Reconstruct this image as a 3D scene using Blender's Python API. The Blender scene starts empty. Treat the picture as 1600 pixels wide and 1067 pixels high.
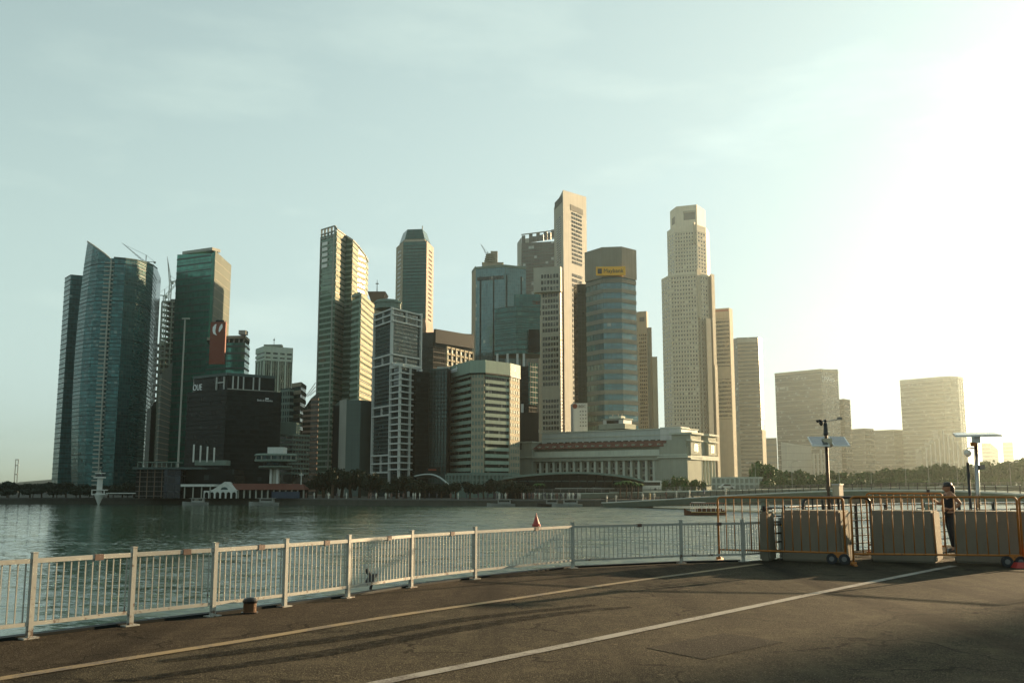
import bpy, bmesh, math, random
from mathutils import Vector, Matrix
random.seed(7)
R = math.radians
scene = bpy.context.scene
C = scene.collection

# ------------------------------------------------------------------ camera
F = 1555.6            # focal length in photograph pixels (35 mm lens, 1600 px wide)
H = 1.52              # eye height above the road
PITCH = math.atan((760 - 533.5) / F)
cam_d = bpy.data.cameras.new('camera')
cam_d.sensor_width = 36.0
cam_d.lens = 35.0
cam_d.clip_start = 0.1
cam_d.clip_end = 30000
cam = bpy.data.objects.new('camera', cam_d)
C.objects.link(cam)
cam.location = (0, 0, H)
cam.rotation_euler = (R(90) + PITCH, 0, 0)
scene.camera = cam

# ------------------------------------------------------------------ sky, sun, exposure
SUN_AZ, SUN_EL = R(48), R(10.5)
world = bpy.data.worlds.new('World')
scene.world = world
world.use_nodes = True
wn = world.node_tree
wn.nodes.clear()
def wnode(t, **k):
    n = wn.nodes.new(t)
    for a, b in k.items():
        setattr(n, a, b)
    return n
sky = wnode('ShaderNodeTexSky', sky_type='NISHITA')
sky.sun_disc = False
sky.sun_elevation = SUN_EL
sky.sun_rotation = SUN_AZ
sky.altitude = 0
sky.air_density = 1.0
sky.dust_density = 1.2
sky.ozone_density = 2.0
wtc = wnode('ShaderNodeTexCoord')
wmap = wnode('ShaderNodeMapping')
wmap.inputs['Scale'].default_value = (1.6, 1.6, 6.0)
wnoise = wnode('ShaderNodeTexNoise')
wnoise.inputs['Scale'].default_value = 2.3
wnoise.inputs['Detail'].default_value = 6
wnoise.inputs['Roughness'].default_value = 0.55
wramp = wnode('ShaderNodeMapRange')
wramp.inputs['From Min'].default_value = 0.52
wramp.inputs['From Max'].default_value = 0.78
wramp.inputs['To Min'].default_value = 0.0
wramp.inputs['To Max'].default_value = 0.45
tint = wnode('ShaderNodeMix', data_type='RGBA', blend_type='MULTIPLY')
tint.inputs['Factor'].default_value = 1.0
tcol = wnode('ShaderNodeMix', data_type='RGBA', blend_type='MIX')
tcol.inputs[6].default_value = (0.82, 0.94, 0.77, 1)
tcol.inputs[7].default_value = (0.82, 1.04, 1.03, 1)
wn.links.new(tcol.outputs[2], tint.inputs[7])
cl = wnode('ShaderNodeMix', data_type='RGBA', blend_type='MIX')
clb = wnode('ShaderNodeMix', data_type='RGBA', blend_type='MULTIPLY')
clb.inputs['Factor'].default_value = 1.0
clb.inputs[7].default_value = (1.5, 1.4, 1.3, 1)
bg = wnode('ShaderNodeBackground')
bg.inputs['Strength'].default_value = 0.085
wout = wnode('ShaderNodeOutputWorld')
L_ = wn.links.new
L_(wtc.outputs['Generated'], wmap.inputs['Vector'])
L_(wmap.outputs['Vector'], wnoise.inputs['Vector'])
L_(wnoise.outputs['Fac'], wramp.inputs['Value'])
grey = wnode('ShaderNodeRGBToBW')
soft = wnode('ShaderNodeMix', data_type='RGBA', blend_type='MIX')
L_(sky.outputs['Color'], grey.inputs['Color'])
L_(sky.outputs['Color'], soft.inputs[6])
L_(grey.outputs['Val'], soft.inputs[7])
# the camera's shoulder: brightness near the sun levels off, the far side of the sky falls away
def wmath(op, a, b):
    n = wnode('ShaderNodeMath', operation=op)
    for i, x in enumerate((a, b)):
        if isinstance(x, (int, float)): n.inputs[i].default_value = x
        else: L_(x, n.inputs[i])
    return n.outputs[0]
SKY_A, SKY_C = 2.95, 1.05
lum = wmath('MAXIMUM', grey.outputs['Val'], 0.01)
pale = wnode('ShaderNodeMapRange')            # the bright side washes out to white as on film
pale.inputs['From Min'].default_value = 1.0
pale.inputs['From Max'].default_value = 3.2
pale.inputs['To Min'].default_value = 0.66
pale.inputs['To Max'].default_value = 0.96
L_(lum, pale.inputs['Value'])
tm = wnode('ShaderNodeMapRange')
tm.inputs['From Min'].default_value = 0.9
tm.inputs['From Max'].default_value = 3.4
L_(lum, tm.inputs['Value'])
L_(tm.outputs['Result'], tcol.inputs['Factor'])
L_(pale.outputs['Result'], soft.inputs['Factor'])
gain = wmath('MAXIMUM', wmath('DIVIDE', wmath('MULTIPLY', lum, SKY_A), wmath('ADD', wmath('MULTIPLY', lum, lum), SKY_C)), 0.2)
lev = wnode('ShaderNodeVectorMath', operation='SCALE')
L_(soft.outputs[2], lev.inputs[0])
L_(gain, lev.inputs['Scale'])
L_(lev.outputs[0], tint.inputs[6])
L_(tint.outputs[2], cl.inputs[6])
L_(tint.outputs[2], clb.inputs[6])
L_(clb.outputs[2], cl.inputs[7])
L_(wramp.outputs['Result'], cl.inputs['Factor'])
L_(cl.outputs[2], bg.inputs['Color'])
L_(bg.outputs['Background'], wout.inputs['Surface'])

sun_d = bpy.data.lights.new('sun', 'SUN')
sun_d.energy = 5.0
sun_d.angle = R(0.5)
sun_d.color = (1.0, 0.72, 0.42)
sun = bpy.data.objects.new('sun', sun_d)
C.objects.link(sun)
SV = Vector((math.sin(SUN_AZ) * math.cos(SUN_EL), math.cos(SUN_AZ) * math.cos(SUN_EL), math.sin(SUN_EL)))
sun.rotation_euler = SV.to_track_quat('Z', 'Y').to_euler()
sun.location = (60, 60, 60)

vs = scene.view_settings
vs.view_transform = 'Standard'
vs.look = 'None'
vs.exposure = 1.82
vs.gamma = 1.0
vs.use_curve_mapping = False
scene.cycles.use_denoising = True
scene.cycles.max_bounces = 6
scene.cycles.diffuse_bounces = 2
scene.cycles.glossy_bounces = 3
scene.cycles.transmission_bounces = 2
scene.cycles.volume_bounces = 0
scene.cycles.sample_clamp_indirect = 4.0
scene.cycles.caustics_reflective = False
scene.cycles.caustics_refractive = False

# ------------------------------------------------------------------ geometry helpers
CP, SP = math.cos(PITCH), math.sin(PITCH)
def ray(u, v):
    x = (u - 800) / F; y = (533.5 - v) / F
    return x, CP - y * SP, SP + y * CP
def at(u, v, D):                      # the point seen at (u, v) of the photograph, D metres ahead
    x, dy, dz = ray(u, v); t = D / dy
    return Vector((x * t, D, H + dz * t))
def gnd(u, v, z=0.0):                 # the point seen at (u, v) on the level z
    x, dy, dz = ray(u, v); t = (z - H) / dz
    return Vector((x * t, dy * t, z))
def Zv(v, D): return at(800, v, D).z

class MB:
    def __init__(s): s.v = []; s.f = []
    def add(s, vs_, fs):
        o = len(s.v); s.v += [tuple(p) for p in vs_]; s.f += [tuple(i + o for i in f) for f in fs]; return s
    def box8(s, p):
        return s.add(p, [(0, 3, 2, 1), (4, 5, 6, 7), (0, 1, 5, 4), (1, 2, 6, 5), (2, 3, 7, 6), (3, 0, 4, 7)])
    def box(s, x0, x1, y0, y1, z0, z1):
        return s.box8([(x0, y0, z0), (x1, y0, z0), (x1, y1, z0), (x0, y1, z0), (x0, y0, z1), (x1, y0, z1), (x1, y1, z1), (x0, y1, z1)])
    def prism(s, pts, z0, z1):        # pts counter-clockwise seen from above; z1 a number or one per point
        n = len(pts); zt = z1 if isinstance(z1, (list, tuple)) else [z1] * n
        vs_ = [(p[0], p[1], z0) for p in pts] + [(p[0], p[1], zt[i]) for i, p in enumerate(pts)]
        fs = [(i, (i + 1) % n, n + (i + 1) % n, n + i) for i in range(n)]
        return s.add(vs_, fs + [tuple(range(n, 2 * n)), tuple(range(n - 1, -1, -1))])
    def frustum(s, a, b, z0, z1):
        n = len(a)
        vs_ = [(p[0], p[1], z0) for p in a] + [(p[0], p[1], z1) for p in b]
        fs = [(i, (i + 1) % n, n + (i + 1) % n, n + i) for i in range(n)]
        return s.add(vs_, fs + [tuple(range(n, 2 * n)), tuple(range(n - 1, -1, -1))])
    def tube(s, path, r, n=6):        # path of points, r number or list
        path = [Vector(p) for p in path]; m = len(path)
        rr = r if isinstance(r, (list, tuple)) else [r] * m
        vs_ = []; fs = []; up = None
        for i, p in enumerate(path):
            t = (path[min(i + 1, m - 1)] - path[max(i - 1, 0)]).normalized()
            if up is None: up = Vector((0, 0, 1)) if abs(t.z) < .9 else Vector((1, 0, 0))
            a = t.cross(up)
            if a.length < 1e-4: a = t.cross(Vector((0, 1, 0)))
            a.normalize(); b = a.cross(t).normalized(); up = b
            for k in range(n):
                w = 2 * math.pi * k / n
                vs_.append(p + a * math.cos(w) * rr[i] + b * math.sin(w) * rr[i])
        for i in range(m - 1):
            for k in range(n):
                fs.append((i * n + k, i * n + (k + 1) % n, (i + 1) * n + (k + 1) % n, (i + 1) * n + k))
        fs += [tuple(range(n - 1, -1, -1)), tuple(range((m - 1) * n, m * n))]
        return s.add(vs_, fs)
    def cyl(s, c, r0, r1, z0, z1, n=16):
        return s.frustum([(c[0] + r0 * math.cos(2 * math.pi * k / n), c[1] + r0 * math.sin(2 * math.pi * k / n)) for k in range(n)],
                         [(c[0] + r1 * math.cos(2 * math.pi * k / n), c[1] + r1 * math.sin(2 * math.pi * k / n)) for k in range(n)], z0, z1)
    def lathe(s, c, prof, n=16):      # prof: (r, z) from bottom to top
        vs_ = []; fs = []
        for r, z in prof:
            for k in range(n):
                w = 2 * math.pi * k / n; vs_.append((c[0] + r * math.cos(w), c[1] + r * math.sin(w), z))
        m = len(prof)
        for i in range(m - 1):
            for k in range(n):
                fs.append((i * n + k, i * n + (k + 1) % n, (i + 1) * n + (k + 1) % n, (i + 1) * n + k))
        fs += [tuple(range(n - 1, -1, -1)), tuple(range((m - 1) * n, m * n))]
        return s.add(vs_, fs)
    def strip(s, pts, off, z0, z1, inner=-0.05):   # mitred band along the outside of a front polyline
        A = offset(pts, inner); B = offset(pts, off)
        n = len(pts)
        for i in range(n - 1):
            a0, a1, b0, b1 = A[i], A[i + 1], B[i], B[i + 1]
            q = [(b0.x, b0.y, z0), (b1.x, b1.y, z0), (b1.x, b1.y, z1), (b0.x, b0.y, z1),
                 (a0.x, a0.y, z0), (a1.x, a1.y, z0), (a1.x, a1.y, z1), (a0.x, a0.y, z1)]
            fs = [(0, 1, 2, 3), (3, 2, 6, 7), (0, 4, 5, 1)]
            if i == 0: fs.append((0, 3, 7, 4))
            if i == n - 2: fs.append((1, 5, 6, 2))
            s.add(q, fs)
        return s
    def mesh(s, name, origin=(0, 0, 0)):
        me = bpy.data.meshes.new(name)
        o = Vector(origin)
        me.from_pydata([tuple(Vector(p) - o) for p in s.v], [], s.f)
        me.update()
        return me
    def build(s, name, mat, parent=None, smooth=False, loc=None, kind=None, label=None):
        org = parent_world(parent) if parent else Vector((0, 0, 0))
        if loc is not None and not parent: org = Vector(loc)
        me = s.mesh(name, org)
        if mat: me.materials.append(mat)
        if smooth:
            for p in me.polygons: p.use_smooth = True
        o = bpy.data.objects.new(name, me); C.objects.link(o)
        if parent: o.parent = parent
        elif loc is not None: o.location = loc
        if kind: o['kind'] = kind
        if label: o['label'] = label
        return o
def parent_world(p):
    v = Vector((0, 0, 0))
    while p is not None:
        v += p.location; p = p.parent
    return v
def offset(pts, d):                   # outward = to the viewer's side for a polyline running left to right
    pts = [Vector((p[0], p[1])) for p in pts]; out = []
    ns = []
    for a, b in zip(pts, pts[1:]):
        t = (b - a).normalized(); ns.append(Vector((t.y, -t.x)))
    for i, p in enumerate(pts):
        n0 = ns[max(i - 1, 0)]; n1 = ns[min(i, len(ns) - 1)]
        m = (n0 + n1)
        m = n0 if m.length < 1e-6 else m.normalized()
        out.append(p + m * (d / max(.35, m.dot(n0))))
    return out
class Fr:                             # a vertical face: s along, o outwards, z up
    def __init__(s, a, b):
        s.a = Vector((a[0], a[1])); b = Vector((b[0], b[1])); s.L = (b - s.a).length
        s.d = (b - s.a).normalized(); s.n = Vector((s.d.y, -s.d.x))
    def pt(s, t, o, z):
        p = s.a + s.d * t + s.n * o; return Vector((p.x, p.y, z))
    def box(s, mb, s0, s1, o0, o1, z0, z1):
        return mb.box8([s.pt(s0, o1, z0), s.pt(s1, o1, z0), s.pt(s1, o0, z0), s.pt(s0, o0, z0),
                        s.pt(s0, o1, z1), s.pt(s1, o1, z1), s.pt(s1, o0, z1), s.pt(s0, o0, z1)])
def thing(name, label, cat, loc, group=None):
    o = bpy.data.objects.new(name, None); C.objects.link(o)
    o.empty_display_size = 0.5
    o.location = loc; tag(o, label, cat, group); return o
def tag(o, label, cat, group=None):
    o['label'] = label; o['category'] = cat
    if group: o['group'] = group
    return o
def copy_tree(o, parent=None):
    c = o.copy(); C.objects.link(c); c.parent = parent
    for ch in list(o.children): copy_tree(ch, c)
    return c
def place_copy(me, name, parent, loc, mat=None, kind=None):
    o = bpy.data.objects.new(name, me); C.objects.link(o); o.parent = parent; o.location = loc
    if kind: o['kind'] = kind
    return o

# ------------------------------------------------------------------ materials
def nodes(name):
    m = bpy.data.materials.new(name); m.use_nodes = True
    nt = m.node_tree; p = nt.nodes['Principled BSDF']
    return m, nt, p
def N(nt, t, **k):
    n = nt.nodes.new(t)
    for a, b in k.items(): setattr(n, a, b)
    return n
def rgb(c): return (c[0], c[1], c[2], 1)
def facade_uv(nt):
    geo = N(nt, 'ShaderNodeNewGeometry')
    cr = N(nt, 'ShaderNodeVectorMath', operation='CROSS_PRODUCT'); cr.inputs[1].default_value = (0, 0, 1)
    nt.links.new(geo.outputs['True Normal'], cr.inputs[0])
    nr = N(nt, 'ShaderNodeVectorMath', operation='NORMALIZE'); nt.links.new(cr.outputs[0], nr.inputs[0])
    dt = N(nt, 'ShaderNodeVectorMath', operation='DOT_PRODUCT')
    nt.links.new(geo.outputs['Position'], dt.inputs[0]); nt.links.new(nr.outputs[0], dt.inputs[1])
    sp = N(nt, 'ShaderNodeSeparateXYZ'); nt.links.new(geo.outputs['Position'], sp.inputs[0])
    return geo, dt.outputs['Value'], sp.outputs['Z']
def math_(nt, op, a, b=None, c=None):
    n = N(nt, 'ShaderNodeMath', operation=op)
    for i, x in enumerate((a, b, c)):
        if x is None: continue
        if isinstance(x, (int, float)): n.inputs[i].default_value = x
        else: nt.links.new(x, n.inputs[i])
    return n.outputs[0]
def mixc(nt, fac, a, b, blend='MIX'):
    n = N(nt, 'ShaderNodeMix', data_type='RGBA', blend_type=blend)
    for i, x in ((0, fac), (6, a), (7, b)):
        if isinstance(x, (int, float)): n.inputs[i].default_value = x
        elif isinstance(x, tuple): n.inputs[i].default_value = rgb(x)
        else: nt.links.new(x, n.inputs[i])
    return n.outputs[2]
GLASS_K = 0.52
def glass(name, col, cw=1.2, ch=1.6, amt=.03, rough=.10, metal=.55, var=.45, line=.12, linecol=None, blind=.06, blindcol=(.30, .32, .28)):
    """coated curtain-wall glass: every pane a little different in tint and tilt, thin dark joints between panes"""
    m, nt, p = nodes(name)
    col = tuple(c * GLASS_K for c in col)
    geo, u, v = facade_uv(nt)
    uu = math_(nt, 'DIVIDE', u, cw); vv = math_(nt, 'DIVIDE', v, ch)
    cb = N(nt, 'ShaderNodeCombineXYZ')
    nt.links.new(math_(nt, 'FLOOR', uu), cb.inputs[0]); nt.links.new(math_(nt, 'FLOOR', vv), cb.inputs[1])
    w = N(nt, 'ShaderNodeTexWhiteNoise', noise_dimensions='3D'); nt.links.new(cb.outputs[0], w.inputs['Vector'])
    lo = tuple(c * (1 - var) for c in col); hi = tuple(c * (1 + var) for c in col)
    base = mixc(nt, w.outputs['Value'], lo, hi)
    if blind:
        sc = N(nt, 'ShaderNodeSeparateColor'); nt.links.new(w.outputs['Color'], sc.inputs[0])
        base = mixc(nt, math_(nt, 'LESS_THAN', sc.outputs[1], blind), base, blindcol)
    if line:
        fu = math_(nt, 'FRACT', uu); fv = math_(nt, 'FRACT', vv)
        ln = math_(nt, 'MAXIMUM', math_(nt, 'LESS_THAN', fu, line), math_(nt, 'LESS_THAN', fv, line))
        base = mixc(nt, ln, base, linecol or tuple(c * .45 for c in col))
        nt.links.new(math_(nt, 'MULTIPLY', math_(nt, 'SUBTRACT', 1, ln), metal), p.inputs['Metallic'])
        nt.links.new(math_(nt, 'ADD', math_(nt, 'MULTIPLY', ln, .4), rough), p.inputs['Roughness'])
    else:
        p.inputs['Metallic'].default_value = metal; p.inputs['Roughness'].default_value = rough
    nt.links.new(base, p.inputs['Base Color'])
    sb = N(nt, 'ShaderNodeVectorMath', operation='SUBTRACT'); sb.inputs[1].default_value = (.5, .5, .5)
    nt.links.new(w.outputs['Color'], sb.inputs[0])
    sc2 = N(nt, 'ShaderNodeVectorMath', operation='SCALE'); sc2.inputs[3].default_value = amt
    nt.links.new(sb.outputs[0], sc2.inputs[0])
    ad = N(nt, 'ShaderNodeVectorMath', operation='ADD')
    nt.links.new(geo.outputs['Normal'], ad.inputs[0]); nt.links.new(sc2.outputs[0], ad.inputs[1])
    nn = N(nt, 'ShaderNodeVectorMath', operation='NORMALIZE'); nt.links.new(ad.outputs[0], nn.inputs[0])
    nt.links.new(nn.outputs[0], p.inputs['Normal'])
    return m
def stone(name, col, rough=.8, var=.18, scale=.25, streak=.12, metal=0, bump=0, bscale=40):
    m, nt, p = nodes(name)
    tc = N(nt, 'ShaderNodeNewGeometry')
    n1 = N(nt, 'ShaderNodeTexNoise'); n1.inputs['Scale'].default_value = scale; n1.inputs['Detail'].default_value = 5
    nt.links.new(tc.outputs['Position'], n1.inputs['Vector'])
    mp = N(nt, 'ShaderNodeMapping'); mp.inputs['Scale'].default_value = (1.2, 1.2, .04)
    nt.links.new(tc.outputs['Position'], mp.inputs['Vector'])
    n2 = N(nt, 'ShaderNodeTexNoise'); n2.inputs['Scale'].default_value = scale * 4; n2.inputs['Detail'].default_value = 4
    nt.links.new(mp.outputs['Vector'], n2.inputs['Vector'])
    base = mixc(nt, n1.outputs['Fac'], tuple(c * (1 - var) for c in col), tuple(min(1, c * (1 + var)) for c in col))
    mr = N(nt, 'ShaderNodeMapRange'); mr.inputs['From Min'].default_value = .45; mr.inputs['From Max'].default_value = .75
    mr.inputs['To Max'].default_value = streak * 3
    nt.links.new(n2.outputs['Fac'], mr.inputs['Value'])
    base = mixc(nt, mr.outputs[0], base, tuple(c * .6 for c in col))
    nt.links.new(base, p.inputs['Base Color'])
    p.inputs['Roughness'].default_value = rough; p.inputs['Metallic'].default_value = metal
    p.inputs['Specular IOR Level'].default_value = .08
    if bump:
        nb_ = N(nt, 'ShaderNodeTexNoise'); nb_.inputs['Scale'].default_value = bscale; nb_.inputs['Detail'].default_value = 6
        nt.links.new(tc.outputs['Position'], nb_.inputs['Vector'])
        bp = N(nt, 'ShaderNodeBump'); bp.inputs['Strength'].default_value = bump; bp.inputs['Distance'].default_value = .01
        nt.links.new(nb_.outputs['Fac'], bp.inputs['Height']); nt.links.new(bp.outputs['Normal'], p.inputs['Normal'])
    return m
def plain(name, col, rough=.6, metal=0, emit=0):
    m, nt, p = nodes(name)
    tc = N(nt, 'ShaderNodeNewGeometry')
    n1 = N(nt, 'ShaderNodeTexNoise'); n1.inputs['Scale'].default_value = 3; n1.inputs['Detail'].default_value = 4
    nt.links.new(tc.outputs['Position'], n1.inputs['Vector'])
    nt.links.new(mixc(nt, n1.outputs['Fac'], tuple(c * .88 for c in col), tuple(min(1, c * 1.12) for c in col)), p.inputs['Base Color'])
    p.inputs['Roughness'].default_value = rough; p.inputs['Metallic'].default_value = metal
    return m

M = {}
M['g_sail'] = glass('glass_sail', (.050, .190, .190), 1.3, 1.45, .04, .12, .45, .45, blind=.02, blindcol=(.12, .18, .17))
M['g_teal'] = glass('glass_teal', (.085, .40, .29), 1.6, 2.0, .03, .12, .35, .25, blind=.02, blindcol=(.08, .16, .13))
M['g_jade'] = glass('glass_jade', (.055, .19, .165), 1.6, 2.0, .03, .12, .35, .25, blind=.02, blindcol=(.08, .16, .13))
M['g_green'] = glass('glass_green', (.24, .36, .25), 1.4, 1.7, .03, .10, .35, .30, blind=.02)
M['g_dark'] = glass('glass_dark', (.012, .020, .021), 1.6, 1.6, .04, .18, .0, .5, blind=.01, blindcol=(.03, .04, .04))
M['g_dark'].node_tree.nodes['Principled BSDF'].inputs['Specular IOR Level'].default_value = .08
M['g_blue'] = glass('glass_blue', (.16, .30, .31), 1.3, 1.9, .03, .10, .50, .2, blind=.01)
M['g_navy'] = glass('glass_navy', (.018, .060, .068), 1.2, 1.5, .04, .12, .30, .5, blind=.03, blindcol=(.12, .15, .15))
M['g_brown'] = glass('glass_brown', (.055, .050, .032), 1.5, 1.5, .03, .15, .35, .3, blind=0)
M['g_grey'] = glass('glass_grey', (.055, .115, .105), 1.1, 1.3, .03, .16, .45, .2, line=.2, blind=0)
M['g_win'] = glass('glass_windows', (.020, .026, .022), 1.0, 1.6, .05, .15, .30, .6, line=0, blind=.10, blindcol=(.16, .15, .12))
M['g_steel'] = glass('glass_steel_blue', (.17, .36, .40), 1.8, 1.6, .02, .14, .30, .15, blind=.01)
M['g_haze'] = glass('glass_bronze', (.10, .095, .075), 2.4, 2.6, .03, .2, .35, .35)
M['g_rep'] = glass('glass_republic', (.020, .145, .120), 1.5, 2.4, .02, .14, .3, .2, blind=0)
M['flank'] = stone('flank_panel', (.125, .138, .118), .9)
M['cream'] = stone('sunlit_cream', (.33, .30, .22), .8)
M['bandgrey'] = stone('taupe_band', (.215, .215, .18), .8)
M['stonegrey'] = stone('grey_beige_stone', (.27, .255, .205), .8)
M['beige'] = stone('beige_stone', (.34, .29, .21), .75)
M['granite'] = stone('pale_granite', (.58, .52, .39), .7)
M['ivory'] = stone('ivory_cladding', (.38, .37, .31), .65)
M['concrete'] = stone('concrete', (.24, .23, .20), .85)
M['concrete_d'] = stone('dark_concrete', (.13, .13, .12), .85)
M['white'] = stone('white_paint', (.55, .56, .52), .6, .08)
M['offwhite'] = stone('off_white_stone', (.36, .36, .31), .75)
M['greengrey'] = stone('green_grey_panel', (.17, .22, .185), .6, .1)
M['wegreen'] = stone('sage_cladding', (.27, .35, .28), .6, .1)
M['greenpan'] = stone('pale_green_spandrel', (.13, .19, .16), .5, .1)
M['grey_band'] = stone('grey_spandrel', (.075, .105, .10), .5, .1)
M['tealband'] = stone('teal_spandrel', (.035, .085, .08), .5, .1)
M['plaingrey'] = stone('plain_grey_cladding', (.10, .135, .12), .6, .08)
M['darkclad'] = stone('dark_cladding', (.010, .013, .013), .5)
M['darkband'] = stone('dark_band', (.008, .012, .012), .5)
M['pink'] = stone('pink_granite', (.22, .15, .11), .6)
M['redtile'] = stone('red_roof_tile', (.14, .06, .045), .8)
M['redpan'] = stone('red_banner', (.20, .058, .036), .55, .06, streak=.02)
M['yellow'] = plain('yellow_sign', (.80, .42, .03), .5)
M['black'] = plain('black_paint', (.012, .012, .012), .45)
M['signwhite'] = plain('white_letters', (.80, .82, .80), .4)
M['fullerton'] = stone('fullerton_stone', (.29, .31, .25), .8)
M['full_light'] = stone('pale_frieze', (.46, .49, .41), .75)
M['zinc'] = stone('zinc_roof', (.40, .45, .42), .5, .08)
M['land'] = stone('land', (.10, .10, .085), .95, .3, .05)
M['quay'] = stone('quay_stone', (.085, .085, .070), .9, .3, .6, bump=.5, bscale=3)
M['orange'] = plain('orange_paint', (.34, .125, .014), .65)
M['railing'] = plain('railing_paint', (.31, .31, .27), .40)
def rusty(name, col, rust=(.085, .045, .025), lo_=.60, hi_=.68):
    m, nt, p = nodes(name)
    tc = N(nt, 'ShaderNodeNewGeometry')
    def nz(sc, d):
        n = N(nt, 'ShaderNodeTexNoise'); n.inputs['Scale'].default_value = sc; n.inputs['Detail'].default_value = d; n.inputs['Roughness'].default_value = .7
        nt.links.new(tc.outputs['Position'], n.inputs['Vector']); return n.outputs['Fac']
    base = mixc(nt, nz(2.5, 5), tuple(c * .70 for c in col), tuple(c * 1.15 for c in col))
    sp = N(nt, 'ShaderNodeSeparateXYZ'); nt.links.new(tc.outputs['Position'], sp.inputs[0])
    low = N(nt, 'ShaderNodeMapRange'); low.inputs['From Min'].default_value = .25; low.inputs['From Max'].default_value = 0; low.inputs['To Max'].default_value = .10   # rust creeps up from the feet
    nt.links.new(sp.outputs['Z'], low.inputs['Value'])
    r = N(nt, 'ShaderNodeMapRange'); r.inputs['From Min'].default_value = lo_; r.inputs['From Max'].default_value = hi_
    nt.links.new(math_(nt, 'ADD', nz(11, 6), low.outputs[0]), r.inputs['Value'])
    nt.links.new(mixc(nt, r.outputs[0], base, rust), p.inputs['Base Color'])
    p.inputs['Roughness'].default_value = .6
    return m
M['railing'] = rusty('railing_paint', (.31, .31, .27))
M['orange'] = rusty('orange_paint', (.36, .130, .015), (.06, .03, .018), .60, .70)
M['steel'] = plain('steel', (.30, .29, .27), .22, 1)
M['darksteel'] = plain('dark_steel', (.045, .042, .040), .28, .9)
M['rubber'] = plain('rubber', (.015, .015, .016), .7)
M['panel'] = plain('solar_cell', (.02, .035, .05), .12)
M['alu'] = plain('aluminium', (.55, .55, .53), .35, .9)
M['hub'] = plain('grey_hub', (.12, .12, .115), .5)
M['boxpaint'] = plain('cabinet_paint', (.45, .40, .28), .5)
M['cone_red'] = plain('buoy_red', (.34, .035, .025), .5)
M['skin'] = plain('skin', (.32, .17, .10), .6)
M['cloth_black'] = plain('black_cloth', (.012, .012, .014), .85)
M['hair'] = plain('dark_hair', (.012, .009, .007), .6)
M['bark'] = stone('bark', (.07, .05, .035), .9, .3, 2)
M['boatgrey'] = stone('boat_grey_white', (.26, .27, .25), .6)
M['wood'] = stone('boat_wood', (.12, .045, .025), .6)
M['lampglass'] = plain('lamp_glass', (.7, .68, .6), .2)
def foliage(name, a, b):
    m, nt, p = nodes(name)
    geo = N(nt, 'ShaderNodeNewGeometry'); oi = N(nt, 'ShaderNodeObjectInfo')
    n1 = N(nt, 'ShaderNodeTexNoise'); n1.inputs['Scale'].default_value = .8; n1.inputs['Detail'].default_value = 3
    nt.links.new(geo.outputs['Position'], n1.inputs['Vector'])
    f = math_(nt, 'ADD', math_(nt, 'MULTIPLY', oi.outputs['Random'], .5), math_(nt, 'MULTIPLY', n1.outputs['Fac'], .6))
    nt.links.new(mixc(nt, f, a, b), p.inputs['Base Color'])
    p.inputs['Roughness'].default_value = .75
    p.inputs['Specular IOR Level'].default_value = .2
    return m
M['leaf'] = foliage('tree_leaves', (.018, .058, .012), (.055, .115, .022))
M['leaf_dark'] = foliage('dark_tree_leaves', (.006, .014, .008), (.016, .028, .012))

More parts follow.
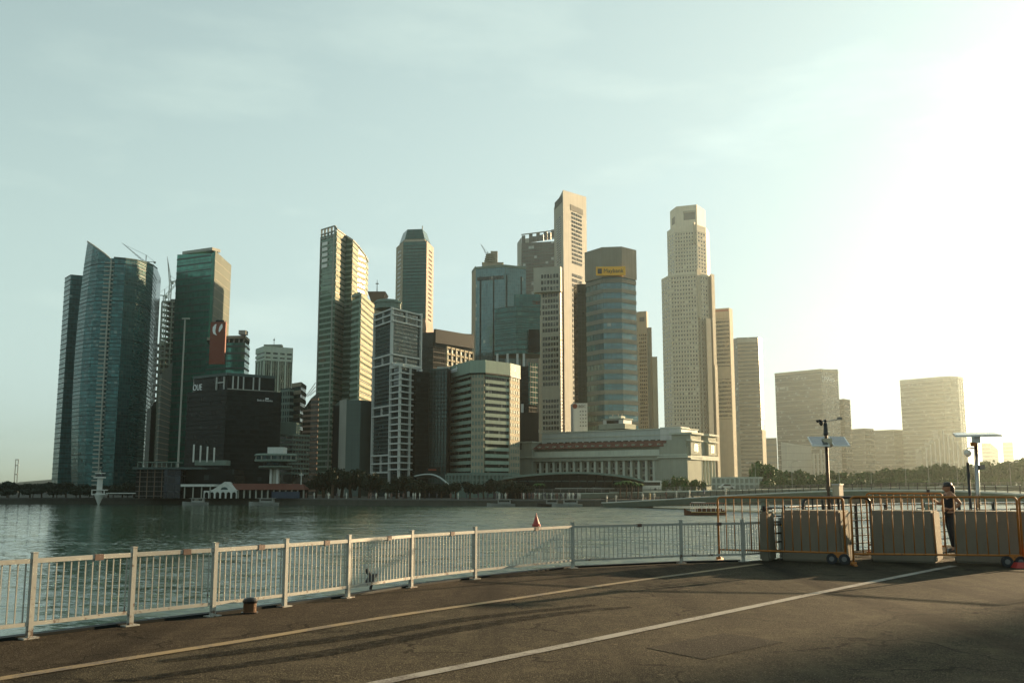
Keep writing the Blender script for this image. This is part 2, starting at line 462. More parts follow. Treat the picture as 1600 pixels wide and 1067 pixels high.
def asphalt(name, lo, hi, stain):
    m, nt, p = nodes(name)
    tc = N(nt, 'ShaderNodeNewGeometry')
    def noise(s, d, rough=.6):
        n = N(nt, 'ShaderNodeTexNoise'); n.inputs['Scale'].default_value = s; n.inputs['Detail'].default_value = d
        n.inputs['Roughness'].default_value = rough
        nt.links.new(tc.outputs['Position'], n.inputs['Vector']); return n.outputs['Fac']
    g = noise(70, 6, .8); big = noise(.35, 5); mid = noise(2.5, 5)
    vo = N(nt, 'ShaderNodeTexVoronoi'); vo.inputs['Scale'].default_value = 95
    nt.links.new(tc.outputs['Position'], vo.inputs['Vector'])
    base = mixc(nt, g, lo, hi)
    sep = N(nt, 'ShaderNodeSeparateColor'); nt.links.new(vo.outputs['Color'], sep.inputs[0])
    base = mixc(nt, math_(nt, 'GREATER_THAN', sep.outputs[0], .86), base, tuple(c * 2.0 for c in hi))
    base = mixc(nt, math_(nt, 'LESS_THAN', sep.outputs[1], .18), base, tuple(c * .45 for c in lo))
    mr = N(nt, 'ShaderNodeMapRange'); mr.inputs['From Min'].default_value = .40; mr.inputs['From Max'].default_value = .70
    mr.inputs['To Max'].default_value = .7
    nt.links.new(big, mr.inputs['Value'])
    base = mixc(nt, mr.outputs[0], base, stain, 'MULTIPLY')
    mr2 = N(nt, 'ShaderNodeMapRange'); mr2.inputs['From Min'].default_value = .50; mr2.inputs['From Max'].default_value = .75
    mr2.inputs['To Max'].default_value = .45
    nt.links.new(mid, mr2.inputs['Value'])
    base = mixc(nt, mr2.outputs[0], base, tuple(min(1, c * 1.9) for c in hi))
    def along(across, along_, sc, d, lo_, hi_, amount):      # marks drawn out along the driving direction
        mp = N(nt, 'ShaderNodeMapping'); mp.inputs['Rotation'].default_value = (0, 0, R(42)); mp.inputs['Scale'].default_value = (across, along_, 1)
        nt.links.new(tc.outputs['Position'], mp.inputs['Vector'])
        n = N(nt, 'ShaderNodeTexNoise'); n.inputs['Scale'].default_value = sc; n.inputs['Detail'].default_value = d
        nt.links.new(mp.outputs['Vector'], n.inputs['Vector'])
        r = N(nt, 'ShaderNodeMapRange'); r.inputs['From Min'].default_value = lo_; r.inputs['From Max'].default_value = hi_; r.inputs['To Max'].default_value = amount
        nt.links.new(n.outputs['Fac'], r.inputs['Value']); return r.outputs[0]
    base = mixc(nt, along(1.0, .05, 1.1, 5, .52, .68, .75), base, tuple(c * .32 for c in lo))
    base = mixc(nt, along(2.6, .12, 1.3, 6, .56, .70, .40), base, tuple(c * 1.25 for c in hi))
    wob = N(nt, 'ShaderNodeVectorMath', operation='ADD')
    nz = N(nt, 'ShaderNodeTexNoise'); nz.inputs['Scale'].default_value = 1.7; nz.inputs['Detail'].default_value = 5
    nt.links.new(tc.outputs['Position'], nz.inputs['Vector']); nt.links.new(tc.outputs['Position'], wob.inputs[0]); nt.links.new(nz.outputs['Color'], wob.inputs[1])
    vc = N(nt, 'ShaderNodeTexVoronoi', feature='DISTANCE_TO_EDGE'); vc.inputs['Scale'].default_value = .42; nt.links.new(wob.outputs[0], vc.inputs['Vector'])
    crack = math_(nt, 'MULTIPLY', math_(nt, 'LESS_THAN', vc.outputs['Distance'], .0075), math_(nt, 'GREATER_THAN', big, .50))
    base = mixc(nt, math_(nt, 'MULTIPLY', crack, .75), base, tuple(c * .2 for c in lo))
    spots = N(nt, 'ShaderNodeTexVoronoi'); spots.inputs['Scale'].default_value = 1.1; nt.links.new(tc.outputs['Position'], spots.inputs['Vector'])
    gum = math_(nt, 'LESS_THAN', spots.outputs['Distance'], .028)
    base = mixc(nt, math_(nt, 'MULTIPLY', gum, .6), base, tuple(min(1, c * 2.6) for c in hi))
    nt.links.new(base, p.inputs['Base Color'])
    p.inputs['Roughness'].default_value = .95
    p.inputs['Specular IOR Level'].default_value = .06
    bp = N(nt, 'ShaderNodeBump'); bp.inputs['Strength'].default_value = .6; bp.inputs['Distance'].default_value = .008
    nt.links.new(vo.outputs['Distance'], bp.inputs['Height'])
    nt.links.new(bp.outputs['Normal'], p.inputs['Normal'])
    return m
M['road'] = asphalt('asphalt', (.032, .027, .018), (.064, .0535, .0345), (.55, .60, .60))
M['path'] = asphalt('path_asphalt', (.028, .022, .015), (.052, .041, .027), (.6, .6, .55))
def paint(name, col):
    m, nt, p = nodes(name)
    tc = N(nt, 'ShaderNodeNewGeometry')
    def nz(sc, d, r=.7):
        n = N(nt, 'ShaderNodeTexNoise'); n.inputs['Scale'].default_value = sc; n.inputs['Detail'].default_value = d; n.inputs['Roughness'].default_value = r
        nt.links.new(tc.outputs['Position'], n.inputs['Vector']); return n.outputs['Fac']
    f = math_(nt, 'ADD', math_(nt, 'MULTIPLY', nz(38, 7, .85), .6), math_(nt, 'MULTIPLY', nz(1.5, 5), .5))
    mr = N(nt, 'ShaderNodeMapRange'); mr.inputs['From Min'].default_value = .54; mr.inputs['From Max'].default_value = .62
    nt.links.new(f, mr.inputs['Value'])
    base = mixc(nt, nz(5, 5), tuple(c * .72 for c in col), col)
    nt.links.new(mixc(nt, mr.outputs[0], base, (.07, .055, .04)), p.inputs['Base Color'])
    p.inputs['Roughness'].default_value = .75
    return m
M['paint_y'] = paint('worn_yellow_paint', (.24, .17, .07))
M['paint_w'] = paint('worn_white_paint', (.26, .25, .21))

def water_mat():
    m, nt, p = nodes('bay_water')
    tc = N(nt, 'ShaderNodeNewGeometry')
    def noise(sx, sy, s, d, rough=.55):
        mp = N(nt, 'ShaderNodeMapping'); mp.inputs['Scale'].default_value = (sx, sy, 1)
        mp.inputs['Rotation'].default_value = (0, 0, R(12))
        nt.links.new(tc.outputs['Position'], mp.inputs['Vector'])
        n = N(nt, 'ShaderNodeTexNoise'); n.inputs['Scale'].default_value = s; n.inputs['Detail'].default_value = d; n.inputs['Roughness'].default_value = rough
        nt.links.new(mp.outputs['Vector'], n.inputs['Vector']); return n.outputs['Fac']
    def slope(sx, sy, sc, d, k, rot):
        mp = N(nt, 'ShaderNodeMapping'); mp.inputs['Scale'].default_value = (sx, sy, 1); mp.inputs['Rotation'].default_value = (0, 0, R(rot))
        nt.links.new(tc.outputs['Position'], mp.inputs['Vector'])
        n = N(nt, 'ShaderNodeTexNoise'); n.inputs['Scale'].default_value = sc; n.inputs['Detail'].default_value = d; n.inputs['Roughness'].default_value = .6
        nt.links.new(mp.outputs['Vector'], n.inputs['Vector'])
        a = N(nt, 'ShaderNodeVectorMath', operation='SUBTRACT'); a.inputs[1].default_value = (.5, .5, .5); nt.links.new(n.outputs['Color'], a.inputs[0])
        b = N(nt, 'ShaderNodeVectorMath', operation='MULTIPLY'); b.inputs[1].default_value = (k * .75, k, 0); nt.links.new(a.outputs[0], b.inputs[0])
        return b.outputs[0]
    def vadd(x, y):
        n = N(nt, 'ShaderNodeVectorMath', operation='ADD'); nt.links.new(x, n.inputs[0]); nt.links.new(y, n.inputs[1]); return n.outputs[0]
    sl = vadd(vadd(slope(.40, 1, 5.0, 2, 1.35, 8), slope(.5, 1, 1.5, 3, 1.0, -6)), slope(.4, 1, .30, 2, .30, 4))
    c = noise(.35, 1, .045, 3)                      # calmer and rougher patches
    amp = N(nt, 'ShaderNodeMapRange'); amp.inputs['From Min'].default_value = .38; amp.inputs['From Max'].default_value = .62
    amp.inputs['To Min'].default_value = .45; amp.inputs['To Max'].default_value = 1.2
    nt.links.new(c, amp.inputs['Value'])
    px = N(nt, 'ShaderNodeSeparateXYZ'); nt.links.new(tc.outputs['Position'], px.inputs[0])
    lee = N(nt, 'ShaderNodeMapRange'); lee.interpolation_type = 'SMOOTHSTEP'      # sheltered water to the left, breeze from the right
    lee.inputs['From Min'].default_value = -40; lee.inputs['From Max'].default_value = 12; lee.inputs['To Min'].default_value = .42; lee.inputs['To Max'].default_value = 1.7
    nt.links.new(px.outputs['X'], lee.inputs['Value'])
    rgh = N(nt, 'ShaderNodeMapRange'); rgh.inputs['From Min'].default_value = .4; rgh.inputs['From Max'].default_value = 1.5   # capillary ripples where the breeze touches
    rgh.inputs['To Min'].default_value = .06; rgh.inputs['To Max'].default_value = .46
    nt.links.new(lee.outputs[0], rgh.inputs['Value'])
    pat = N(nt, 'ShaderNodeMapRange'); pat.inputs['From Min'].default_value = .42; pat.inputs['From Max'].default_value = .58; pat.inputs['To Min'].default_value = .55; pat.inputs['To Max'].default_value = 1.0
    nt.links.new(noise(.5, 1, .35, 4), pat.inputs['Value'])
    nt.links.new(math_(nt, 'MULTIPLY', rgh.outputs[0], pat.outputs[0]), p.inputs['Roughness'])
    sc_ = N(nt, 'ShaderNodeVectorMath', operation='SCALE'); nt.links.new(sl, sc_.inputs[0]); nt.links.new(math_(nt, 'MULTIPLY', amp.outputs[0], lee.outputs[0]), sc_.inputs['Scale'])
    up = N(nt, 'ShaderNodeVectorMath', operation='ADD'); up.inputs[1].default_value = (0, 0, 1); nt.links.new(sc_.outputs[0], up.inputs[0])
    nn = N(nt, 'ShaderNodeVectorMath', operation='NORMALIZE'); nt.links.new(up.outputs[0], nn.inputs[0])
    nt.links.new(nn.outputs[0], p.inputs['Normal'])
    p.inputs['Base Color'].default_value = (.028, .062, .040, 1)
    p.inputs['Roughness'].default_value = .10
    p.inputs['IOR'].default_value = 1.6
    p.inputs['Specular IOR Level'].default_value = .9
    return m
M['water'] = water_mat()

# ------------------------------------------------------------------ the setting
G = -1.7              # level of the far quay
WL = -3.4             # water level
def structure(o): o['kind'] = 'structure'; return o

wt = MB(); wt.add([(-5000, -5000, WL), (5000, -5000, WL), (5000, 5000, WL), (-5000, 5000, WL)], [(0, 1, 2, 3)])
structure(wt.build('water', M['water']))
# far shore
shore = [(-5000, 420), (-700, 330)] + [(gnd(u, v, WL).x, gnd(u, v, WL).y) for u, v in
         ((-120, 786.6), (100, 786.6), (215, 786.8), (300, 787), (500, 788), (560, 789), (700, 790.2), (800, 791.2), (930, 791.2), (1150, 789), (1300, 787), (1650, 785.5))] + [(700, 330), (5000, 420)]
lm = MB(); lm.add([(x, y, G) for x, y in shore] + [(5000, 5000, G), (-5000, 5000, G)], [tuple(range(len(shore) + 2))])
structure(lm.build('ground', M['land']))
qm = MB()
for (a, b) in zip(shore, shore[1:]):
    qm.add([(a[0], a[1], WL - 1), (b[0], b[1], WL - 1), (b[0], b[1], G), (a[0], a[1], G)], [(0, 1, 2, 3)])
qw = structure(qm.build('quay_wall', M['quay']))
cm = MB(); cm.strip(shore[2:-2], .25, G - .35, G + .06, -.6)
cm.build('coping', M['concrete_d'], qw)

# near shore: the road with its edge above the water
FEET = [(45, 998), (203, 978), (332, 963), (444, 948), (543, 934), (642, 918), (742, 905), (895, 888), (1065, 880)]
feet = [gnd(u, v) for u, v in FEET]
p_first = feet[0] + (feet[0] - feet[1]) * 1.0
edge = [(-5000, -900), (-200, -190), (-30, -34), (-12, -6)]
edge += [(p.x - .10, p.y + .16) for p in [p_first] + feet]
edge += [(4.75, 20.9), (5.9, 21.9), (7.3, 23.6), (9.5, 25.6), (14.5, 28.5), (30, 37), (60, 52), (75, 66), (82, 110), (200, 240), (900, 300), (5000, 330)]
em = MB(); em.add([(x, y, 0) for x, y in edge] + [(5000, -5000, 0), (-5000, -5000, 0)], [tuple(reversed(range(len(edge) + 2)))])
road = structure(em.build('road', M['road']))
sm = MB()
for a, b in zip(edge, edge[1:]):
    sm.add([(b[0], b[1], WL - 1), (a[0], a[1], WL - 1), (a[0], a[1], 0), (b[0], b[1], 0)], [(0, 1, 2, 3)])
structure(sm.build('sea_wall', M['quay']))
def ribbon(pts, w, z):
    A = offset(pts, w / 2); B = offset(pts, -w / 2); m = MB()
    for i in range(len(pts) - 1):
        m.add([(A[i].x, A[i].y, z), (A[i + 1].x, A[i + 1].y, z), (B[i + 1].x, B[i + 1].y, z), (B[i].x, B[i].y, z)], [(0, 1, 2, 3)])
    return m
def smooth_path(pts, n=6):
    out = []
    P = [pts[0]] + list(pts) + [pts[-1]]
    for i in range(1, len(P) - 2):
        for k in range(n):
            t = k / n; a, b, c, d = (Vector(p) for p in P[i - 1:i + 3])
            out.append(.5 * ((2 * b) + (c - a) * t + (2 * a - 5 * b + 4 * c - d) * t * t + (3 * b - a - 3 * c + d) * t ** 3))
    return out + [Vector(pts[-1])]
YL = [gnd(u, v) for u, v in ((-160, 1088), (0, 1061), (215, 1027), (400, 998), (600, 965), (800, 936), (960, 912), (1100, 893), (1188, 881))]
WLN = [gnd(u, v) for u, v in ((300, 1128), (590, 1068), (800, 1026), (1000, 985), (1200, 943), (1350, 912), (1490, 884))]
yl = smooth_path(YL); wl = smooth_path(WLN)
# footpath strip between the yellow line and the railing
fp = MB(); ed = [(p.x - .04, p.y + .06) for p in [p_first] + feet]
yq = [(p.x, p.y) for p in yl]
fpts = [(x, y, .004) for x, y in yq] + [(x, y, .004) for x, y in reversed(ed)]
fp.add(fpts, [tuple(range(len(fpts)))])
structure(fp.build('footpath', M['path']))
o = structure(ribbon(yl, .15, .008).build('yellow_line', M['paint_y']))
o = structure(ribbon(wl, .15, .008).build('white_line', M['paint_w']))
def shadow_mat():  # long cast shadows painted on the asphalt as dark see-through streaks
    m, nt, p = nodes('painted_shadow')
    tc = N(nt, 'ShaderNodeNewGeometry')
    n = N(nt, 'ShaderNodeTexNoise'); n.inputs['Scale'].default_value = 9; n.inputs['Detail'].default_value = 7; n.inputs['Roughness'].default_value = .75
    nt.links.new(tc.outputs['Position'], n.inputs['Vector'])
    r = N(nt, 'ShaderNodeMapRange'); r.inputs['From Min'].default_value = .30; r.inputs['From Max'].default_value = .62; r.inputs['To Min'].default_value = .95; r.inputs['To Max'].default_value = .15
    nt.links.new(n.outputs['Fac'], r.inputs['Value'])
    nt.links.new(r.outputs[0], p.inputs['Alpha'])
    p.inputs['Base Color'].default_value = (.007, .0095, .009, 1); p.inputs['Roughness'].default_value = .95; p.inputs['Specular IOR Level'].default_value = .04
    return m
M['cast_shadow'] = shadow_mat()
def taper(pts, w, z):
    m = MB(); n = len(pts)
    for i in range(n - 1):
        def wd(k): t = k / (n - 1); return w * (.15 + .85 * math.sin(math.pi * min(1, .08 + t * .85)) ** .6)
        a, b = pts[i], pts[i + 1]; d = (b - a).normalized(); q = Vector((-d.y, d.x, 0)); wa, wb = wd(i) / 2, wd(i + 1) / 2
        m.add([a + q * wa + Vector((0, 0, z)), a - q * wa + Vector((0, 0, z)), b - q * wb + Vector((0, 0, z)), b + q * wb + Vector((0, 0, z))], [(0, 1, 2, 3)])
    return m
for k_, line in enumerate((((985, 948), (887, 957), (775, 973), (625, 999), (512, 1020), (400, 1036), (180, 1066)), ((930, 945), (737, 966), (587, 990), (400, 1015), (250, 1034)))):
    structure(taper(smooth_path([gnd(u, v) for u, v in line], 5), .30, .0045 + .001 * k_).build('shadow_streak', M['cast_shadow']))  # shadow streaks drawn as tapered dark ribbons on the road
M['patch'] = asphalt('patch_asphalt', (.020, .018, .013), (.040, .035, .026), (.7, .7, .7))
for k_, quad in enumerate((((1010, 1012), (1130, 989), (1225, 1003), (1100, 1030)), ((300, 1003), (395, 988), (440, 995), (342, 1011)))):
    m = MB(); q = [gnd(u, v) for u, v in quad]; m.add([(p.x, p.y, .0035) for p in q], [(0, 1, 2, 3)]); o = m.build('road_patch', M['patch']); structure(o)
kb = MB(); kb.strip([(p.x - .04, p.y + .16) for p in [p_first] + feet + [Vector((4.7, 20.75, 0))]], .07, -.1, .035, -.06)
structure(kb.build('kerb', M['darkclad']))

# ------------------------------------------------------------------ towers
def tower(name, label, poly, top, z0=G, dep=24, mat=None, cat='skyscraper', nf=0, bh=.4, bp=.3, bm=None, segs=None,
          zb=None, ze=None, piers=None, pw=.35, pp=.2, pm=None, sep=True, root=None, part='wall', group=None, skip=()):
    P = [at(*q) for q in poly]
    pts = [(p.x, p.y) for p in P]
    if isinstance(top, tuple): zt = [Zv(*top)] * len(pts)
    elif isinstance(top, list): zt = [Zv(v, poly[i][2]) for i, v in enumerate(top)]
    else: zt = [top] * len(pts)
    D0, D1 = pts[0][1], pts[-1][1]; Dm = max(D0, D1) + dep
    bR = (pts[-1][0] * Dm / D1, Dm); bL = (pts[0][0] * Dm / D0, Dm)
    mx = (bR[0] + bL[0]) / 2
    bR = (mx + (bR[0] - mx) * .97, Dm); bL = (mx + (bL[0] - mx) * .97, Dm)
    if root is None:
        cx = sum(p[0] for p in pts) / len(pts); cy = sum(p[1] for p in pts) / len(pts)
        root = thing(name, label, cat, (cx, cy + dep / 2, z0), group)
    b = MB(); full = pts + [bR, bL]; ztf = zt + [zt[-1], zt[0]]
    b.prism(full, z0, ztf)
    b.build(part, mat, root)
    t = dict(root=root, pts=pts, zt=zt, z0=z0, full=full, Dm=Dm)
    if nf: bands(t, nf, bh, bp, bm or mat, segs, zb, ze, sep, skip)
    if piers:
        for sgm, n in piers.items(): pier(t, sgm, n, pw, pp, pm or bm or mat, zb, ze, sep)
    return t
def bands(t, nf, bh, bp, bm, segs=None, zb=None, ze=None, sep=True, skip=(), name='floor_band'):
    pts, zt = t['pts'], t['zt']
    zb = t['z0'] if zb is None else zb; ze = max(zt) if ze is None else ze
    runs = []
    if segs is None: runs = [list(range(len(pts)))]
    else:
        for s in segs:
            if runs and runs[-1][-1] == s: runs[-1].append(s + 1)
            else: runs.append([s, s + 1])
    step = (ze - zb) / nf; const = max(zt) - min(zt) < .01
    joined = MB(); me = None; org = parent_world(t['root'])
    for i in range(nf):
        if i in skip: continue
        z = zb + step * (i + 1) - step * bh
        if const and sep:
            if me is None:
                m = MB()
                for r in runs: m.strip([pts[k] for k in r], bp, 0, step * bh)
                me = m.mesh(name, (org.x, org.y, 0)); me.materials.append(bm)
            place_copy(me, name, t['root'], (0, 0, z - org.z))
        else:
            m = MB() if sep else joined
            for r in runs:
                cur = []
                for k in r:
                    if zt[k] >= z + step * bh - .01: cur.append(k)
                    else:
                        if len(cur) > 1: m.strip([pts[j] for j in cur], bp, z, z + step * bh)
                        cur = []
                if len(cur) > 1: m.strip([pts[j] for j in cur], bp, z, z + step * bh)
            if sep and m.v: m.build(name, bm, t['root'])
    if joined.v: joined.build(name + 's', bm, t['root'], kind='stuff')
def pier(t, s, n, pw, pp, pm, zb=None, ze=None, sep=True, name='pier', ends=True):
    pts, zt = t['pts'], t['zt']; fr = Fr(pts[s], pts[s + 1])
    zb = t['z0'] if zb is None else zb; ze = min(zt[s], zt[s + 1]) if ze is None else ze
    st = fr.L / n; w = st * pw; j = MB(); me = None; org = parent_world(t['root'])
    for i in range(n + 1):
        c = i * st
        if not ends and i in (0, n): continue
        s0, s1 = max(0.02, c - w / 2), min(fr.L - .02, c + w / 2)
        m = MB() if sep else j
        fr.box(m, s0, s1, -.05, pp, zb, ze)
        if sep: m.build(name, pm, t['root'])
    if j.v: j.build(name + 's', pm, t['root'], kind='stuff')
def part_box(t, seg, u0, u1, o0, o1, z0, z1, name, mat):     # u0, u1 fractions along the segment
    fr = Fr(t['pts'][seg], t['pts'][seg + 1]); m = MB()
    fr.box(m, u0 * fr.L, u1 * fr.L, o0, o1, z0, z1); return m.build(name, mat, t['root'])
def lettering(body, fr, s, z, size, mat, parent, name='lettering', depth=.12, o=.3, width=None, bold=0.0):
    cu = bpy.data.curves.new(name, 'FONT'); cu.body = body; cu.size = size; cu.extrude = depth / 2; cu.offset = bold
    cu.resolution_u = 3
    tmp = bpy.data.objects.new('tmp', cu); C.objects.link(tmp)
    bpy.context.view_layer.update()
    dg = bpy.context.evaluated_depsgraph_get()
    me = bpy.data.meshes.new_from_object(tmp.evaluated_get(dg))
    bpy.data.objects.remove(tmp); bpy.data.curves.remove(cu)
    xs = [v.co.x for v in me.vertices]; x0 = min(xs); w = max(xs) - x0
    k = width / w if width else 1
    org = parent_world(parent)
    for v in me.vertices:
        p = fr.pt(s + (v.co.x - x0) * k, o + v.co.z, z + v.co.y)
        v.co = p - org
    me.materials.clear(); me.materials.append(mat)
    ob = bpy.data.objects.new(name, me); C.objects.link(ob); ob.parent = parent
    return ob
def crane(name, label, base, hgt, jib, ang, azim, mat, k_=1.0, group=None):
    """tower crane: lattice mast, cab, luffing jib, counter jib"""
    root = thing(name, label, 'crane', base, group)
    b = Vector(base); m = MB(); w = .55
    for sx in (-1, 1):
        for sy in (-1, 1): m.tube([b + Vector((sx * w, sy * w, 0)), b + Vector((sx * w, sy * w, hgt))], .14 * k_, 4)
    n = max(3, int(hgt / 1.6))
    for i in range(n):
        z0, z1 = hgt * i / n, hgt * (i + 1) / n
        s = 1 if i % 2 else -1
        m.tube([b + Vector((-w * s, -w, z0)), b + Vector((w * s, -w, z1))], .10, 4)
        m.tube([b + Vector((w, -w * s, z0)), b + Vector((w, w * s, z1))], .10, 4)
    m.build('mast', mat, root)
    d = Vector((math.cos(azim) * math.cos(ang), math.sin(azim) * math.cos(ang), math.sin(ang)))
    top = b + Vector((0, 0, hgt))
    m = MB(); side = Vector((-math.sin(azim), math.cos(azim), 0)) * .5; up = d.cross(Vector((-math.sin(azim), math.cos(azim), 0))) * -1.0
    for q in (side, -side, up): m.tube([top + q * k_, top + d * jib], [.16 * k_, .08 * k_], 4)
    k = max(3, int(jib / 1.8))
    for i in range(k):
        t0, t1 = i / k, (i + 1) / k
        m.tube([top + d * jib * t0 + up * (1 - t0), top + d * jib * t1 + side * (1 - t1)], .08, 4)
    m.build('jib', mat, root)
    e = -Vector((math.cos(azim), math.sin(azim), 0)) * jib * .28
    m = MB(); m.tube([top, top + e], .28 * k_, 4); q = top + e
    m.box(q.x - .8 * k_, q.x + .8 * k_, q.y - .8 * k_, q.y + .8 * k_, q.z - 1.4 * k_, q.z + .2 * k_); m.build('counterweight', mat, root)
    m = MB(); a = top + Vector((0, 0, jib * .22)); m.tube([top, a], .2, 4); m.tube([a, top + d * jib * .9], .06, 4); m.tube([a, top + e], .06, 4)
    m.build('stay_cable', mat, root)
    m = MB(); m.box(top.x + .5, top.x + 1.8, top.y - 1.2, top.y, top.z - 1.6, top.z); m.build('cab', mat, root)
    return root

# --- two sail-shaped glass towers on the left
tower('glass_tower', 'slim blue glass tower peeping out left of the sail-shaped tower', [(84, 700, 470), (93, 700, 462), (124, 700, 466)], (429, 462), mat=M['g_sail'],
      nf=44, bh=.14, bp=.12, bm=M['darkband'], sep=False, dep=18)
def sail():
    D0 = 430
    pl = [(135, 434), (144, 428), (154, 425), (164, 424), (172, 424), (178, 424), (196, 425), (214, 430), (230, 440), (240, 452), (246, 468)]
    tops = [378, 383.5, 390.5, 397.5, 404.5, 403, 404.5, 407, 411, 415, 420]
    root = thing('sail_shaped_tower', 'curved teal glass tower with a pointed sail top, tallest on the far left', 'skyscraper', at(175, 750, 432) * 1.0)
    root.location.z = G
    nz = 56; verts = []; faces = []
    cols = []
    for i, (u, D) in enumerate(pl):
        p = at(u, 410, D); z1 = Zv(tops[i], D)
        cols.append((p.x, D, z1))
    lean = [1.0, .75, .5, .25, .1, 0, 0, 0, 0, 0, 0]
    def lx(i, t): return lean[i] * (1.2 * math.sin(math.pi * min(1, max(0, t))) ** .8 + 1.6 * (1 - t) * (1.6 if i < 4 else 0) * .0) * 2.1
    def col(i, k):
        x, D, z1 = cols[i]; t = k / nz; z = G + (z1 - G) * t
        return (x - lx(i, t), D, z)
    b = MB()
    for i in range(len(cols)):
        for k in range(nz + 1): verts.append(col(i, k))
    for i in range(len(cols) - 1):
        for k in range(nz):
            a = i * (nz + 1) + k; faces.append((a, a + nz + 1, a + nz + 2, a + 1))
    n = len(cols)
    bk = [(cols[-1][0] * 480 / cols[-1][1] - 1.5, 490), (cols[0][0] * 490 / cols[0][1] + 3, 490)]
    base = len(verts)
    for (x, y), zt in zip(bk, (cols[-1][2], Zv(402, 430))):
        verts.append((x, y, G)); verts.append((x, y, zt))
    last = (n - 1) * (nz + 1)
    faces.append((last, base, base + 1, last + nz))
    faces.append((base, base + 2, base + 3, base + 1))
    faces.append((base + 2, 0, nz, base + 3))
    tops_i = [i * (nz + 1) + nz for i in range(n)]
    for i in range(n - 1): faces.append((tops_i[i], tops_i[i + 1], base + 1 if i > 4 else base + 3))
    faces.append((tops_i[5], base + 1, base + 3))
    b.add(verts, faces)
    b.build('glass_wall', M['g_sail'], root)
    # floor lines, a slab edge per storey
    zmax = Zv(412, 440); step = (zmax - G) / nz
    for grp, rng in (('left', range(0, 5)), ('right', range(5, n))):
        for f in range(1, nz):
            z = G + step * f; pp = []
            for i in rng:
                x, D, z1 = cols[i]
                if z > z1 - 1: continue
                t = (z - G) / (z1 - G); pp.append((x - lx(i, t), D))
            if len(pp) > 1:
                m = MB(); m.strip(pp, .10, z, z + step * .15); m.build('floor_band', M['tealband'] if f % 9 else M['darkband'], root)
    # balconies beside the seam and the pale fin that divides the two curved walls
    m = MB(); a = cols[4]; c = cols[3]
    fr = Fr((c[0], c[1]), (a[0] + 1.6, a[1]))
    for f in range(2, nz - 1):
        z = G + step * f; t = (z - G) / (a[2] - G); dx = -lx(4, t)
        mm = MB(); fr.box(mm, fr.L - 3.6, fr.L + .4, 0, .9, z, z + step * .3)
        for v in mm.v: m.v.append((v[0] + dx, v[1], v[2]))
        oo = len(m.v) - 8; m.f += [tuple(i + oo for i in q) for q in mm.f]
    m.build('balconies', M['offwhite'], root, kind='stuff')
    m = MB(); x, D, z1 = cols[4]
    m.tube([(x + .9 - lx(4, q / 8), D - 1.1, G + (z1 - G) * q / 8) for q in range(9)], .32, 6); m.build('fin', M['offwhite'], root)
    # roof edge trims
    m = MB(); m.tube([(x, D - .2, z + .1) for x, D, z in cols[:5]], .35, 5); m.build('parapet', M['offwhite'], root)
    m = MB(); m.tube([(x, D - .2, z + .1) for x, D, z in cols[5:]], .35, 5); m.build('parapet', M['grey_band'], root)
sail()
# construction towers behind
def frame_tower(name, label, u0, u1, vt, D, nf, nb, mat):
    a, b = at(u0, 600, D), at(u1, 600, D); zt = Zv(vt, D)
    root = thing(name, label, 'building', ((a.x + b.x) / 2, D + 6, G))
    dp = 14; st = (zt - G) / nf
    core = MB(); core.box(a.x + (b.x - a.x) * .3, a.x + (b.x - a.x) * .72, D + 4, D + dp - 1, G, zt + st * .6); core.build('core', M['concrete_d'], root)
    me = None
    m = MB(); m.box(a.x, b.x, D, D + dp, 0, st * .22); me = m.mesh('floor_slab', (root.location.x, root.location.y, 0)); me.materials.append(mat)
    for i in range(1, nf + 1): place_copy(me, 'floor_slab', root, (0, 0, st * i - st * .22))
    for k in range(nb + 1):
        x = a.x + (b.x - a.x) * k / nb
        for y in (D + .4, D + dp - .4):
            m = MB(); m.box(x - .28, x + .28, y - .28, y + .28, G, zt - st * .22); m.build('column', mat, root)
    return root
frame_tower('unfinished_tower', 'grey concrete tower frame under construction below the cranes', 246, 279, 470, 540, 36, 4, M['concrete'])
frame_tower('unfinished_block', 'lower unfinished concrete frame between sail tower and tall crane', 236, 254, 537, 560, 22, 3, M['concrete'])
p = at(259, 470, 538); crane('tower_crane', 'pale tower crane left of its twin on the unfinished tower', (at(252, 560, 536).x, 536, Zv(540, 536)), Zv(462, 536) - Zv(540, 536), 17, R(52), R(25), M['offwhite'])
crane('tower_crane', 'pale tower crane nearest the green slab tower, jib almost upright', (at(265, 470, 545).x, 545, Zv(472, 545)), Zv(440, 545) - Zv(472, 545), 15, R(78), R(160), M['offwhite'])
crane('roof_crane', 'thin crane on the roof of the sail-shaped tower, jib pointing left', (at(228, 408, 455).x, 455, Zv(416, 455)), 2.0, 15, R(38), R(178), M['concrete'], .5)
# slivers of two blocks catching the sun
tower('sunlit_block', 'narrow cream block edge catching sun beside the unfinished tower', [(247, 640, 396), (252, 600, 393), (268, 600, 415)], [585, 584, 566], mat=M['flank'], dep=3, nf=24, bh=.12, bp=.1, bm=M['beige'], sep=False, cat='building')
tower('sunlit_slab', 'smaller sunlit slab edge just right of the sail tower base', [(229, 660, 408), (235, 660, 406), (243, 660, 418)], [640, 636, 624], mat=M['flank'], dep=5, nf=22, bh=.45, bp=.15, bm=M['concrete_d'], sep=False, cat='building')

